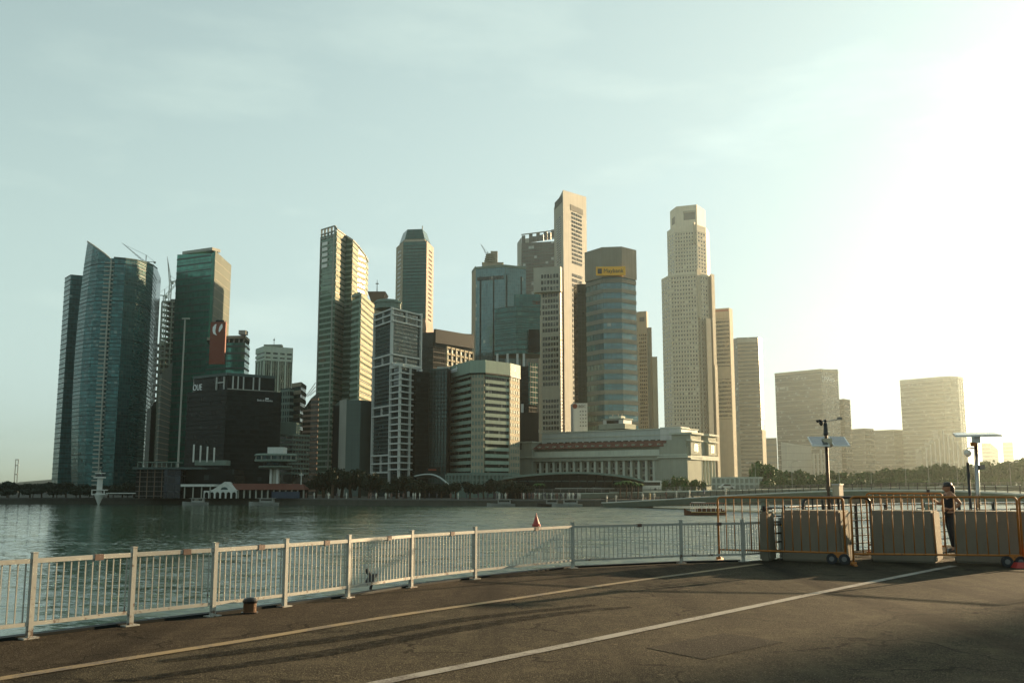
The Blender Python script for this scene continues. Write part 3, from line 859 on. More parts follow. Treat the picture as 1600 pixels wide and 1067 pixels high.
# --- green slab tower with a cream flank
t = tower('green_slab_tower', 'tall green glass slab tower with a plain cream sunlit flank', [(277, 400, 470), (331, 400, 460), (335.5, 400, 461), (361, 405, 492)], [398, 396, 393, 415.5], mat=M['g_teal'],
          nf=34, bh=.16, bp=.2, bm=M['grey_band'], segs=[0], ze=Zv(398, 460), dep=10)
m = MB(); m.strip([t['pts'][2], t['pts'][3]], .25, G, t['zt'][2] + .3); m.build('flank_panel', M['flank'], t['root'])
for k in range(1, 26):
    z = G + (t['zt'][2] - G) * k / 26; m = MB(); m.strip([t['pts'][2], t['pts'][3]], .32, z, z + .22); m.build('panel_joint', M['stonegrey'], t['root'])
part_box(t, 0, .12, .98, -6, -.5, t['zt'][0], t['zt'][0] + 1.4, 'roof_plant', M['offwhite'])

# --- red banner building
t = tower('banner_building', 'green glass office block with a roof terrace and tall red banner', [(322, 560, 454), (354, 560, 449), (383, 540, 448), (390, 540, 460)], (535, 448), mat=M['g_teal'],
          nf=14, bh=.25, bp=.2, bm=M['grey_band'], ze=Zv(535, 440), zb=Zv(700, 440), dep=10, cat='building')
zt = t['zt'][0]
m = MB(); m.prism(t['full'], zt + 1.9, zt + 3.2); m.build('roof_slab', M['cream'], t['root'])
for uu in (358, 366, 374, 381):
    p = at(uu, 530, 450); m = MB(); m.box(p.x - .25, p.x + .25, 449.6, 450.1, zt, zt + 1.9); m.build('terrace_post', M['offwhite'], t['root'])
p = at(379, 525, 445); m = MB(); m.box(p.x - 1.6, p.x + 1.6, 444, 448, zt + 3.2, zt + 5); m.build('roof_plant', M['offwhite'], t['root'])
a0, a1 = at(327.5, 535, 436), at(352.5, 535, 436)
frb = Fr((a0.x, 437), (a1.x, 436)); m = MB(); frb.box(m, 0, frb.L, -.4, .6, Zv(569, 436), Zv(503, 436)); bn = m.build('banner', M['redpan'], t['root'], label='tall red banner with white brush strokes')
m = MB(); frb.box(m, frb.L * .3, frb.L * .85, -2, 0, Zv(503, 436), Zv(503, 436) + .9); m.build('banner_rail', M['darkclad'], t['root'])
def stroke(pts, w):
    m = MB()
    for i in range(len(pts) - 1):
        (x0, y0), (x1, y1) = pts[i], pts[i + 1]
        q0, q1 = w[i], w[i + 1]
        P = [(x0 - q0, y0), (x0 + q0, y0), (x1 + q1, y1), (x1 - q1, y1)]
        k = lambda s, o, zz: frb.pt(s, o, Zv(503, 436) - zz)
        m.add([k(P[0][0], .66, P[0][1]), k(P[1][0], .66, P[1][1]), k(P[2][0], .66, P[2][1]), k(P[3][0], .66, P[3][1])], [(3, 2, 1, 0)])
    return m
stroke([(2.5, 1.0), (1.9, 2.4), (1.75, 4.0), (2.1, 5.2), (3.1, 6.0)], [.35, .75, .65, .6, .15]).build('brush_stroke', M['signwhite'], bn)
stroke([(5.3, 1.0), (5.0, 2.4), (4.5, 3.8), (4.2, 4.6)], [.25, .8, .55, .1]).build('brush_stroke', M['signwhite'], bn)

# --- white block with slots and an antenna
t = tower('white_office_block', 'white office block with dark vertical window strips and rooftop antenna', [(400.5, 560, 560), (413, 560, 548), (457, 560, 556)], (541, 548), mat=M['g_win'], dep=16, cat='building',
          piers={1: 4, 0: 3}, pw=.22, pp=.45, pm=M['white'], ze=Zv(562, 548))
for v0, v1 in ((541, 550), (553, 557), (559.5, 563)):
    m = MB(); m.strip(t['pts'], .6, Zv(v1, 548), Zv(v0, 548) + .05); m.build('parapet_band', M['white'], t['root'])
pier(t, 1, 12, .3, .3, M['offwhite'], None, Zv(562, 548), True, 'mullion')
for k in range(5):
    fr = Fr(t['pts'][1], t['pts'][2]); m = MB(); s = fr.L * k / 4; fr.box(m, max(0, s - .6), min(fr.L, s + .6), 0, .66, Zv(563, 548), Zv(549, 548)); m.build('slot_pier', M['white'], t['root'])
p = at(428, 541, 555); m = MB(); m.tube([(p.x, 555, p.z), (p.x, 555, p.z + 4.6)], .16, 5); m.box(p.x - .35, p.x + .35, 554.7, 555.3, p.z + 3.2, p.z + 3.9); m.build('antenna', M['concrete'], t['root'])
m = MB(); m.box(p.x - 6, p.x + 4, 556, 560, p.z, p.z + 1.2); m.build('roof_plant', M['offwhite'], t['root'])
# --- dark hotel-and-office block with OUE sign
t = tower('dark_office_block', 'dark waterfront office block with white OUE letters along its roofline', [(289, 700, 346), (350, 700, 334), (437, 700, 345)], (608, 334), mat=M['g_dark'], dep=16, cat='building',
          nf=18, bh=.3, bp=.15, bm=M['darkband'], ze=Zv(608, 334), zb=Zv(745, 334))
pin = offset(t['pts'], -.8)
q = [(pin[0].x * 1.0 + 1.5, pin[0].y), (pin[1].x, pin[1].y), (pin[2].x - 2.2, pin[2].y)]
zt = t['zt'][0]; z2 = Zv(583, 334)
bk = [(t['full'][3][0] - 2, t['full'][3][1] - 2), (t['full'][4][0] + 2, t['full'][4][1] - 2)]
m = MB(); m.prism(q + bk, zt, z2); m.build('crown_block', M['g_dark'], t['root'])
m = MB(); m.strip(q, .6, z2 - .7, z2 + .25); m.build('roof_edge', M['grey_band'], t['root'])
m = MB(); m.strip(q[1:], .75, zt, zt + .35); m.build('terrace_edge', M['offwhite'], t['root'])
fr2 = Fr(q[1], q[2]); fr1 = Fr(q[0], q[1])
for uu in (359, 369.5, 381, 402, 415):
    p = at(uu, 595, 338); s = (Vector((p.x, p.y)) - fr2.a).dot(fr2.d)
    m = MB(); fr2.box(m, s - .17, s + .17, 0, .5, zt + .36, z2 - .72); m.build('white_fin', M['white'], t['root'])
for s in (fr1.L * .70, fr1.L * .92):
    m = MB(); fr1.box(m, s - .17, s + .17, 0, .5, zt, z2 - .9); m.build('white_fin', M['white'], t['root'])
m = MB(); fr1.box(m, fr1.L * .70 + .18, fr1.L * .92 - .18, .1, .4, (zt + z2) / 2 - .3, (zt + z2) / 2); m.build('white_crossbar', M['white'], t['root'])
frA = Fr(t['pts'][0], t['pts'][1])
lettering('OUE', frA, frA.L * .22, zt + .3, 3.0, M['signwhite'], t['root'], width=4.7, o=1.2)
frB = Fr(t['pts'][1], t['pts'][2])
lettering('Bank of America', frB, frB.L * .55, Zv(625, 336), .95, M['signwhite'], t['root'], width=5.4, o=.5)
m = MB(); frB.box(m, frB.L * .70, frB.L * .76, .2, .4, Zv(621.5, 336), Zv(619.5, 336)); m.build('emblem', M['signwhite'], t['root'])
t2 = t

# --- beige and striped buildings between the dark block and the curved tower
tower('patterned_block', 'blue and white patterned block below the white slotted tower', [(438, 640, 432), (452, 640, 428), (458, 640, 430)], (606, 428), mat=M['g_navy'], dep=10, cat='building',
      nf=16, bh=.35, bp=.25, bm=M['greengrey'], ze=Zv(608, 428), piers={0: 4}, pw=.3, pp=.3, pm=M['greengrey'])
tower('beige_block', 'small beige block behind the patterned blue and white block', [(455, 640, 446), (469, 640, 440), (477, 640, 456)], (597, 440), mat=M['g_navy'], dep=8, cat='building',
      nf=14, bh=.5, bp=.25, bm=M['beige'], ze=Zv(597, 440))
t = tower('striped_block', 'stepped white banded building behind the control tower', [(433, 720, 372), (456, 720, 368), (482, 720, 374)], (678, 368), mat=M['g_win'], dep=8, cat='building',
          nf=9, bh=.42, bp=.5, bm=M['greengrey'], ze=Zv(678, 368), zb=Zv(745, 368), piers={1: 6}, pw=.1, pp=.3, pm=M['greengrey'])
a, b = t['pts'][0], t['pts'][1]
m = MB(); m.box(a[0], b[0] + 1, 369, 376, t['zt'][0], t['zt'][0] + 4.4); m.build('upper_storey', M['greengrey'], t['root'])
t = tower('red_brown_block', 'reddish brown block with sloping roof cables left of the curved tower', [(472, 700, 404), (484, 700, 400), (496, 700, 398)], [640, 622, 612], mat=M['g_brown'], dep=10, cat='building', nf=18, bh=.4, bp=.2, bm=M['pink'], ze=Zv(622, 398))
for k in range(3):
    m = MB(); m.tube([at(476 + 4 * k, 622 - k * 2, 399), at(493, 598 + k * 6, 400)], .14, 5); m.build('roof_cable', M['pink'], t['root'])

# --- the curved tower with stepped sunlit bays
t = tower('curved_glass_tower', 'tall curved glass tower with open roof frame and sun on its bands', [(502, 370, 431), (523, 370, 424), (526, 372, 424.5), (540, 372, 436), (551, 382, 434), (560, 395, 445), (571, 410, 452), (575, 418, 462)],
          [370, 365, 359, 369, 376, 386, 401, 410], mat=M['g_green'], dep=2, nf=44, bh=.34, bp=.15, bm=M['wegreen'], segs=[0, 1], ze=Zv(362, 424), zb=Zv(755, 424))
bands(t, 44, .62, .15, M['cream'], segs=[2], zb=Zv(755, 424), ze=Zv(362, 424)); bands(t, 44, .36, .15, M['wegreen'], segs=[3], zb=Zv(755, 424), ze=Zv(362, 424)); bands(t, 44, .60, .15, M['cream'], segs=[4, 5, 6], zb=Zv(755, 424), ze=Zv(362, 424))  # sunlit sides get paler, wider bands: sunlight put into the colour
z0, z1 = Zv(369, 424), Zv(353, 424)
fr = Fr(t['pts'][0], t['pts'][1]); m = MB()
for k in range(5):
    s = fr.L * k / 4; mm = MB(); fr.box(mm, max(0, s - .22), min(fr.L, s + .22), -.5, .3, z0 - .5, z1); mm.build('frame_post', M['offwhite'], t['root'])
for zz in (z0 + .2, (z0 + z1) / 2, z1):
    mm = MB(); fr.box(mm, 0, fr.L, -.4, .4, zz - .2, zz + .2); mm.build('frame_rail', M['offwhite'], t['root'])
for k in range(5):
    zz = z0 - 2.4 - k * 2.5; mm = MB(); fr.box(mm, fr.L * .16, fr.L * .55, .1, .55, zz - .75, zz + .75); mm.build('skylit_opening', M['lampglass'], t['root'])
m = MB()
tp = [(t['pts'][i][0], t['pts'][i][1] - .3, t['zt'][i] + .2) for i in range(1, 8)]
tp[0] = (tp[0][0], tp[0][1], z1)
m.tube(tp, .4, 5); m.build('roof_rim', M['offwhite'], t['root'])
pier(t, 0, 1, .06, .55, M['offwhite'])
t = tower('stepped_wing', 'lower stepped wing with sunlit bands attached to the curved tower', [(550, 470, 421), (561, 470, 415), (564, 470, 415.4), (584.5, 470, 444)], (456, 415), mat=M['g_green'], dep=8,
      nf=32, bh=.42, bp=.18, bm=M['wegreen'], segs=[0, 1], ze=Zv(457, 415), zb=Zv(755, 415))
bands(t, 32, .58, .18, M['cream'], segs=[2], zb=Zv(755, 415), ze=Zv(457, 415))  # cream instead of green on the sunlit side, its brightness painted in
# --- plain grey block at its foot
t = tower('plain_grey_block', 'plain windowless grey green block with a paler left edge, behind trees', [(521, 660, 352), (531, 660, 350), (541, 660, 344), (563, 660, 343), (584, 660, 350)], [634, 626, 625, 625, 627], mat=M['plaingrey'], dep=8, cat='building',
          nf=14, bh=.04, bp=.05, bm=M['grey_band'], segs=[2, 3], ze=Zv(625, 344), zb=Zv(735, 344))
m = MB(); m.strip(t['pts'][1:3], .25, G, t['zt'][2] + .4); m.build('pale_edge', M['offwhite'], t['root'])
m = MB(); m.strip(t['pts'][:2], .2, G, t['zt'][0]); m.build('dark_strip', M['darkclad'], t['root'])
# --- flared top with antenna
t = tower('flared_roof_block', 'block with pinkish flared roof and antenna behind the white-framed tower', [(580, 500, 520), (598, 500, 520)], (472, 520), mat=M['beige'], dep=8, cat='building')
a, b = at(580, 470, 520), at(598, 470, 520); c, d = at(574, 458, 517), at(602, 458, 517)
m = MB(); m.frustum([(a.x, 520), (b.x, 520), (b.x, 528), (a.x, 528)], [(c.x, 517), (d.x, 517), (d.x, 531), (c.x, 531)], Zv(472, 520), Zv(457, 520)); m.build('flared_roof', M['pink'], t['root'])
p = at(589, 457, 522); m = MB(); m.tube([(p.x, 522, p.z), (p.x, 522, Zv(437, 522))], [.3, .12], 5); m.box(p.x - .8, p.x + .8, 521.7, 522.3, Zv(444, 522), Zv(443, 522) + .1); m.build('antenna', M['concrete'], t['root'])

# --- tall octagonal tower
t = tower('octagonal_tower', 'tall dark octagonal tower with chamfered pink granite corners and tapered crown', [(619, 450, 638), (629, 450, 622), (665, 450, 620), (676, 450, 638)], (378, 622), mat=M['g_rep'], dep=16,
          nf=34, bh=.16, bp=.2, bm=M['darkband'], segs=[1], ze=Zv(384, 622), zb=Zv(560, 622))
for s in (0, 2):
    m = MB(); m.strip(t['pts'][s:s + 2], .4, G, t['zt'][0]); m.build('granite_corner', M['pink'] if s else M['beige'], t['root'])
    fr = Fr(t['pts'][s], t['pts'][s + 1])
    for k in range(26):
        z = Zv(560, 622) + (Zv(384, 622) - Zv(560, 622)) * k / 26; m = MB(); fr.box(m, fr.L * .3, fr.L * .75, .3, .46, z, z + 1.0); m.build('window', M['g_win'], t['root'])
fl = t['full']; cx = sum(p[0] for p in fl) / len(fl)
def shr(P, k, cy=635): return [(cx + (p[0] - cx) * k, cy + (p[1] - cy) * k) for p in P]
m = MB(); m.frustum(shr(fl, .97), shr(fl, .80), Zv(378, 622), Zv(372, 622)); m.build('crown_step', M['beige'], t['root'])
m = MB(); m.frustum(shr(fl, .86), shr(fl, .66), Zv(372, 622) - .3, Zv(356, 622)); m.build('crown', M['g_rep'], t['root'])
p = at(660, 356, 628); m = MB(); m.tube([(p.x, 628, Zv(372, 628)), (p.x, 628, Zv(353, 628))], .3, 5); m.build('antenna', M['concrete'], t['root'])
a = [at(u, 520, D) for u, D in ((618, 636), (630, 618), (666, 616), (678, 636))]
m = MB(); lo = [(p.x, p.y) for p in a] + [(p[0], p[1]) for p in fl[-2:]]
m.frustum(lo, shr(fl, 1.0), Zv(516, 622), Zv(498, 622)); m.prism(lo, G, Zv(516, 622) - .01); m.build('flared_base', M['pink'], t['root'])

# --- white-framed tower
t = tower('white_framed_tower', 'dark glass tower gridded by a bright white exterior frame', [(585, 600, 343), (612.5, 600, 330), (655, 600, 343)], (481, 330), mat=M['g_navy'], dep=14,
          nf=42, bh=.28, bp=.15, bm=M['grey_band'], ze=Zv(483, 330), zb=Zv(742, 330))
fl = t['pts']
for v in (482, 491, 501, 553, 567, 633, 647, 710, 723, 737):
    m = MB(); m.strip(fl, .7, Zv(v, 330) - .38, Zv(v, 330) + .12); m.build('frame_beam', M['white'], t['root'])
for s, us in ((0, (0, .5, 1)), (1, (.0, .45, 1))):
    fr = Fr(fl[s], fl[s + 1])
    for k in us:
        if k in (0, 1):
            m = MB(); fr.box(m, k * fr.L - .32, k * fr.L + .32, -.1, .85 if (s == 0 and k == 1) or (s == 1 and k == 0) else .8, Zv(742, 330), Zv(481, 330) + .2)
            if not (s == 1 and k == 0): m.build('frame_column', M['white'], t['root'])
        else:
            for v0, v1 in ((482, 501), (553, 567), (633, 647), (710, 737)):
                m = MB(); fr.box(m, k * fr.L - .2, k * fr.L + .2, -.1, .6, Zv(v1, 330), Zv(v0, 330)); m.build('frame_stud', M['white'], t['root'])
p = at(605, 480, 345); m = MB(); m.lathe((p.x, 347), [(4.6, Zv(482, 345)), (4.6, Zv(474, 345)), (4.9, Zv(474, 345) + .1), (4.9, Zv(471, 345)), (4.2, Zv(468.5, 345))], 20); m.build('roof_drum', M['greengrey'], t['root'])
w = tower('balcony_wing', 'lower wing with close white balcony beams beside the white-framed tower', [(611, 640, 327), (626, 640, 321), (651, 640, 329)], (570, 321), mat=M['g_navy'], dep=4, cat='building',
          nf=17, bh=.22, bp=.6, bm=M['white'], ze=Zv(571, 321), zb=Zv(742, 321))
for s, k in ((0, .02), (0, .99), (1, .5)):
    fr = Fr(w['pts'][s], w['pts'][s + 1]); m = MB(); fr.box(m, k * fr.L - .22, k * fr.L + .22, -.1, .72, G, Zv(570, 321)); m.build('frame_column', M['white'], w['root'])
fr = Fr(w['pts'][1], w['pts'][2]); m = MB(); fr.box(m, -.5, fr.L + 1.5, -3, .75, Zv(571, 321), Zv(569, 321) + .3); m.build('roof_beam', M['white'], w['root'])
# --- dark block and slate block
t = tower('black_glass_block', 'black glass block with a small white roof sign beside the balcony wing', [(638, 660, 330), (649, 660, 325), (669, 660, 328)], (580, 325), mat=M['g_dark'], dep=8, cat='building', nf=20, bh=.2, bp=.1, bm=M['darkband'], ze=Zv(580, 325), zb=Zv(742, 325))
fr = Fr(t['pts'][0], t['pts'][1]); lettering('Income', Fr(t['pts'][0], t['pts'][2]), .6, t['zt'][0] + .2, 1.7, M['signwhite'], t['root'], width=4.6, o=.9)
t = tower('slate_glass_block', 'slate green gridded glass block next to the banded chamfered building', [(669.5, 660, 329), (698, 660, 326), (704, 660, 336)], (575, 326), mat=M['g_grey'], dep=6, cat='building',
          nf=26, bh=.12, bp=.12, bm=M['darkband'], ze=Zv(577, 326), zb=Zv(742, 326), piers={0: 6}, pw=.06, pp=.15, pm=M['darkband'])
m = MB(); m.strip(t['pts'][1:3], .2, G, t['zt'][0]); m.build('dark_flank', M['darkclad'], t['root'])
p = at(683, 575, 332); q = at(703, 575, 332); m = MB(); m.box(p.x, q.x, 331, 337, t['zt'][0] - .5, t['zt'][0] + 1.1); m.build('roof_plant', M['offwhite'], t['root'])
# --- building with slanted dark roof and lit grid behind
t = tower('dark_roofed_block', 'dark building with sloped roof behind the white-framed tower', [(655, 540, 508), (677, 540, 500), (737, 540, 522)], [520, 519, 522], mat=M['g_dark'], dep=10, cat='building', nf=12, bh=.25, bp=.1, bm=M['darkband'], ze=Zv(540, 500), zb=Zv(640, 500))
fr = Fr(t['pts'][1], t['pts'][2]); m = MB(); fr.box(m, 0, fr.L, .2, 1.6, Zv(540, 510), Zv(519, 510)); m.build('roof_fascia', M['darkband'], t['root'])
t = tower('gridded_block', 'small sunlit beige gridded block under the dark sloped roof', [(697, 550, 470), (738, 550, 492)], (541, 470), mat=M['g_win'], dep=6, cat='building', nf=9, bh=.3, bp=.5, bm=M['cream'], ze=Zv(541, 470), zb=Zv(630, 470), piers={0: 6}, pw=.14, pp=.7, pm=M['cream'])
# --- chamfered banded building with wework lettering
t = tower('banded_corner_building', 'pale green banded office building with cream corner and wework signs', [(704, 660, 336), (737, 660, 319), (757, 660, 318), (794, 660, 326), (809.5, 660, 333)], (566, 319), mat=M['g_win'], dep=10, cat='building')
zc = Zv(583, 319); zb_ = Zv(741, 319)
bands(t, 15, .52, .45, M['wegreen'], segs=[0], zb=zb_, ze=zc); bands(t, 15, .52, .45, M['wegreen'], segs=[2], zb=zb_, ze=zc)
for s in (0, 2): pier(t, s, 9, .08, .12, M['darkband'], zb_, zc, True, 'mullion')
for s, mm_ in ((1, 4), (3, 4)):
    m = MB(); m.strip(t['pts'][s:s + 2], .62, zb_, zc); m.build('corner_wall', M['cream'], t['root'])
    fr = Fr(t['pts'][s], t['pts'][s + 1])
    for k in range(15):
        for j in range(4):
            z = zb_ + (zc - zb_) * (k + .25) / 15; m = MB(); fr.box(m, fr.L * (.08 + .235 * j), fr.L * (.08 + .235 * j + .13), .55, .72, z, z + 1.15); m.build('corner_pane', M['greengrey'], t['root'])
m = MB(); m.strip(t['pts'], .9, zc, t['zt'][0] + .5); m.build('crown_band', M['wegreen'], t['root'])
m = MB(); m.strip(t['pts'], 1.0, zc - .45, zc); m.build('crown_shadow_gap', M['darkband'], t['root'])
fr = Fr(t['pts'][0], t['pts'][1]); lettering('wework', fr, fr.L * .16, Zv(579.5, 326), 2.6, M['signwhite'], t['root'], width=6.2, o=1.3, bold=.04)
fr = Fr(t['pts'][2], t['pts'][3]); lettering('wework', Fr(t['pts'][2], t['pts'][4]), fr.L * .80, Zv(580, 326), 2.6, M['signwhite'], t['root'], width=6.2, o=1.7, bold=.04)
tp = tower('podium_block', 'low pale green podium with glazed arcade under the banded building', [(698, 745, 316), (737, 745, 302), (812, 745, 312)], (738, 302), mat=M['greenpan'], dep=8, cat='building', nf=3, bh=.3, bp=.4, bm=M['greengrey'], ze=Zv(740, 302), zb=Zv(766, 302), piers={0: 7, 1: 12}, pw=.25, pp=.55, pm=M['greengrey'])

# --- pale blue tower, stepped teal tower, crown tower
t = tower('pale_blue_tower', 'pale blue glass tower with a rooftop drum and small crane', [(737.5, 500, 572), (743, 500, 560), (789, 500, 554), (822, 500, 560)], [423, 418, 416, 416], mat=M['g_blue'], dep=14)
for s, ks in ((1, (.15, .6)), (2, (.06, .75))):
    fr = Fr(t['pts'][s], t['pts'][s + 1])
    for k in ks:
        m = MB(); fr.box(m, fr.L * k, fr.L * k + .6, -.1, .3, G, Zv(431, 557)); m.build('dark_fin', M['darkband'], t['root'])
fr = Fr(t['pts'][1], t['pts'][2]); m = MB(); fr.box(m, fr.L * .05, fr.L * .95, .05, .4, Zv(437, 557), Zv(432, 557)); m.build('sky_garden_slot', M['g_win'], t['root'])
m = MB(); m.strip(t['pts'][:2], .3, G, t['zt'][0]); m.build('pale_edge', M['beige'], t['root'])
m = MB(); m.strip(t['pts'], .4, Zv(419, 557), Zv(416, 557) + .2); m.build('parapet', M['greengrey'], t['root'])
p = at(768, 410, 565); m = MB(); m.box(p.x - 5.5, p.x + 7, 563, 571, Zv(417, 565), Zv(411, 565)); m.build('roof_plant', M['beige'], t['root'])
for k in range(5):
    m = MB(); m.lathe((p.x - .5, 566), [(3.8 - .28 * k, Zv(411, 565) + 1.15 * k), (4.2 - .28 * k, Zv(411, 565) + 1.15 * k + .35), (3.8 - .28 * k, Zv(411, 565) + 1.15 * k + .8)], 14); m.build('drum_ring', M['cream'], t['root'])
m = MB(); m.box(p.x - .5, p.x + 3.5, 564, 568, Zv(411, 565), Zv(393, 565)); m.build('lift_tower', M['beige'], t['root'])
crane('roof_crane', 'small thin crane leaning left on the pale blue tower roof', (at(762, 400, 566).x, 566, Zv(404, 566)), 2.2, 8, R(58), R(170), M['concrete'], .6)
t = tower('stepped_teal_tower', 'stepped teal glass tower with rooftop columns behind the banded building', [(773, 560, 404), (806, 560, 398), (844, 560, 400)], (478, 398), z0=Zv(553, 400), mat=M['g_jade'], dep=10,
          nf=9, bh=.12, bp=.12, bm=M['grey_band'], ze=Zv(478, 398), zb=Zv(553, 398))
b_ = t['root']
m = MB(); a, c = at(803, 470, 401), at(845, 470, 401); m.box(a.x, c.x, 401, 410, Zv(478, 400), Zv(459, 400)); m.build('upper_block', M['g_jade'], b_)
m = MB(); fr = Fr((a.x, 400.9), (c.x, 400.9)); fr.box(m, 0, fr.L, 0, .4, Zv(492, 400), Zv(485, 400)); m.build('dark_recess', M['g_win'], b_)
lettering('DBS', fr, fr.L * .70, Zv(475, 400), 2.0, M['redpan'], b_, width=3.0, o=.3)
a, c = at(826, 530, 398), at(843, 530, 398); m = MB(); m.box(a.x, c.x, 397.4, 399, Zv(550, 398), Zv(515, 398)); m.build('dark_bay', M['g_dark'], b_)
for uu in (777, 793, 808.5, 818.5):
    p = at(uu, 565, 396); m = MB(); m.box(p.x - .45, p.x + .45, 396, 397, Zv(578, 397), Zv(553, 397)); m.build('white_column', M['white'], b_)
t = tower('lower_teal_block', 'lower teal and black blocks stacked right of the banded building', [(770, 620, 392), (826, 620, 388), (839, 620, 392)], (572, 388), mat=M['g_dark'], dep=8, cat='building', nf=14, bh=.15, bp=.1, bm=M['darkband'], ze=Zv(572, 388), zb=Zv(700, 388))
m = MB(); m.strip(t['pts'][1:3], .4, Zv(632, 388), Zv(566, 388)); m.build('teal_bay', M['g_jade'], t['root'])
m = MB(); a, c = at(808, 660, 378), at(841, 660, 378); m.box(a.x, c.x, 376, 386, G, Zv(645, 378)); m.build('black_annexe', M['darkclad'], t['root'])
p = at(816, 640, 379); m = MB(); m.box(p.x - .5, p.x + .5, 378, 379, Zv(645, 378), Zv(631, 378)); m.build('white_column', M['white'], t['root'])
t = tower('jagged_crown_tower', 'grey tower with a jagged glazed crown behind the tall white tower', [(809, 430, 780), (815, 430, 762), (867, 430, 750)], [384, 380, 377], mat=M['g_haze'], dep=12, nf=32, bh=.2, bp=.15, bm=M['grey_band'], ze=Zv(388, 757), zb=Zv(560, 757), sep=False)
fr = Fr(t['pts'][1], t['pts'][2])
hs = (364, 369, 363, 367, 362, 366, 361, 364, 360)
for k in range(9):
    m = MB(); fr.box(m, fr.L * k / 9 + .1, fr.L * (k + 1) / 9 - .1, -.6 - .3 * (k % 2), -.1, t['zt'][1] - .5 + .12 * k, Zv(hs[k] + 2, 757)); m.build('crown_pane', M['offwhite'] if k == 1 else M['g_haze'], t['root'])
m = MB(); m.tube([fr.pt(0, .1, Zv(367, 762)), fr.pt(fr.L, .1, Zv(361, 751))], .5, 5); m.build('crown_rim', M['concrete'], t['root'])
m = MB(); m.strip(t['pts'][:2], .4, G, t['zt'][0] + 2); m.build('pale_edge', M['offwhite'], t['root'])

# --- tall white triangular tower
t = tower('white_triangular_tower', 'tallest tower: white, sharp corner, slanted top, small square windows', [(866, 400, 452), (880.5, 400, 436), (917, 400, 453)], [325, 297, 308], mat=M['ivory'], dep=10)
root = t['root']; frL = Fr(t['pts'][0], t['pts'][1]); frR = Fr(t['pts'][1], t['pts'][2])
def win_grid(fr, root, s0, s1, za, zb, rows, cols, mat, wf=.66, hf=.6, name='window', blank=()):
    cell = (s1 - s0) / cols; st = (zb - za) / rows
    m = MB(); fr.box(m, 0, cell * wf, -.06, .12, 0, st * hf)
    p0 = fr.pt(0, 0, 0); me = m.mesh(name, p0); me.materials.append(mat); org = parent_world(root)
    for r in range(rows):
        if r in blank: continue
        for c in range(cols):
            p = fr.pt(s0 + cell * (c + .5 - wf / 2), 0, za + st * (r + .5 - hf / 2))
            place_copy(me, name, root, p - org)
win_grid(frR, root, frR.L * .34, frR.L * .80, Zv(414, 444), Zv(332, 444), 13, 5, M['g_win'])
win_grid(frR, root, frR.L * .34, frR.L * .80, Zv(700, 444), Zv(427, 444), 34, 5, M['g_win'])
m = MB(); frR.box(m, frR.L * .30, frR.L * .84, .02, .12, Zv(331, 444), Zv(322, 444)); m.build('recessed_panel', M['concrete'], root)
win_grid(frL, root, frL.L * .25, frL.L * .75, Zv(414, 444), Zv(340, 444), 20, 2, M['g_win'], .7, .5)
m = MB(); frL.box(m, frL.L * .1, frL.L * .9, -.05, .10, Zv(322, 444), Zv(311, 444)); m.build('dark_slot', M['concrete_d'], root)
t = tower('white_slab_wing', 'lower white slab with window grid beside the tall triangular tower', [(842, 560, 441), (846, 560, 436), (875.5, 560, 432), (880, 560, 437)], (418, 432), mat=M['ivory'], dep=5)
a, c = at(834, 440, 434), at(876, 440, 430.5); fr = Fr((a.x, 434), (c.x, 430.6))
m = MB(); fr.box(m, 0, fr.L, -3, .4, Zv(456, 432), Zv(417.5, 432)); m.build('overhang', M['ivory'], t['root'])
fr = Fr(t['pts'][1], t['pts'][2])
win_grid(fr, t['root'], fr.L * .05, fr.L * .92, Zv(520, 433), Zv(456, 433), 7, 6, M['g_win'])
win_grid(Fr((a.x, 433.6), (c.x, 430.2)), t['root'], 3.2, Fr((a.x, 434), (c.x, 430.6)).L - .8, Zv(456, 432), Zv(427, 432), 3, 6, M['g_win'])
win_grid(fr, t['root'], fr.L * .05, fr.L * .92, Zv(604, 433), Zv(524, 433), 9, 6, M['g_win'])
win_grid(fr, t['root'], fr.L * .05, fr.L * .92, Zv(690, 433), Zv(622, 433), 8, 6, M['g_win'])
m = MB(); m.strip(t['pts'][2:], .12, G, t['zt'][0] + .1); m.build('dark_groove', M['g_brown'], t['root'])
tower('brown_glass_slab', 'plain brown glass slab between the white tower and the blue banded tower', [(897, 560, 428), (903, 560, 424), (919, 560, 424)], (444, 424), mat=M['g_brown'], dep=6, nf=22, bh=.08, bp=.08, bm=M['darkband'], ze=Zv(444, 424), zb=Zv(680, 424))
# --- blue banded tower with yellow sign
t = tower('blue_banded_tower', 'tower of blue glass and beige bands with a yellow roof sign', [(917, 560, 398), (944, 560, 389), (973, 560, 388), (995.5, 560, 394)], (388, 389), mat=M['g_steel'], dep=12)
bands(t, 16, .40, .25, M['bandgrey'], zb=Zv(690, 389), ze=Zv(442, 389) + 1.6)
m = MB(); m.strip(t['pts'], .6, Zv(434, 389), Zv(388, 389) + .3); m.build('blank_crown', M['stonegrey'], t['root'])
pier(t, 0, 5, .05, .1, M['grey_band'], Zv(690, 389), Zv(434, 389), True, 'mullion'); pier(t, 1, 5, .05, .1, M['grey_band'], Zv(690, 389), Zv(434, 389), True, 'mullion')
a, c = at(931.5, 425, 386), at(977.5, 425, 386); fr = Fr((a.x, 387.2), (c.x, 386.4))
m = MB(); fr.box(m, 0, fr.L, -.4, .3, Zv(430.5, 387), Zv(417, 387)); sg = m.build('sign_board', M['yellow'], t['root'])
lettering('Maybank', fr, fr.L * .27, Zv(426.5, 387), 2.3, M['black'], t['root'], width=fr.L * .66, o=.4)
m = MB(); fr.box(m, fr.L * .06, fr.L * .2, .3, .42, Zv(428, 387), Zv(420, 387)); m.build('emblem', M['black'], t['root'])
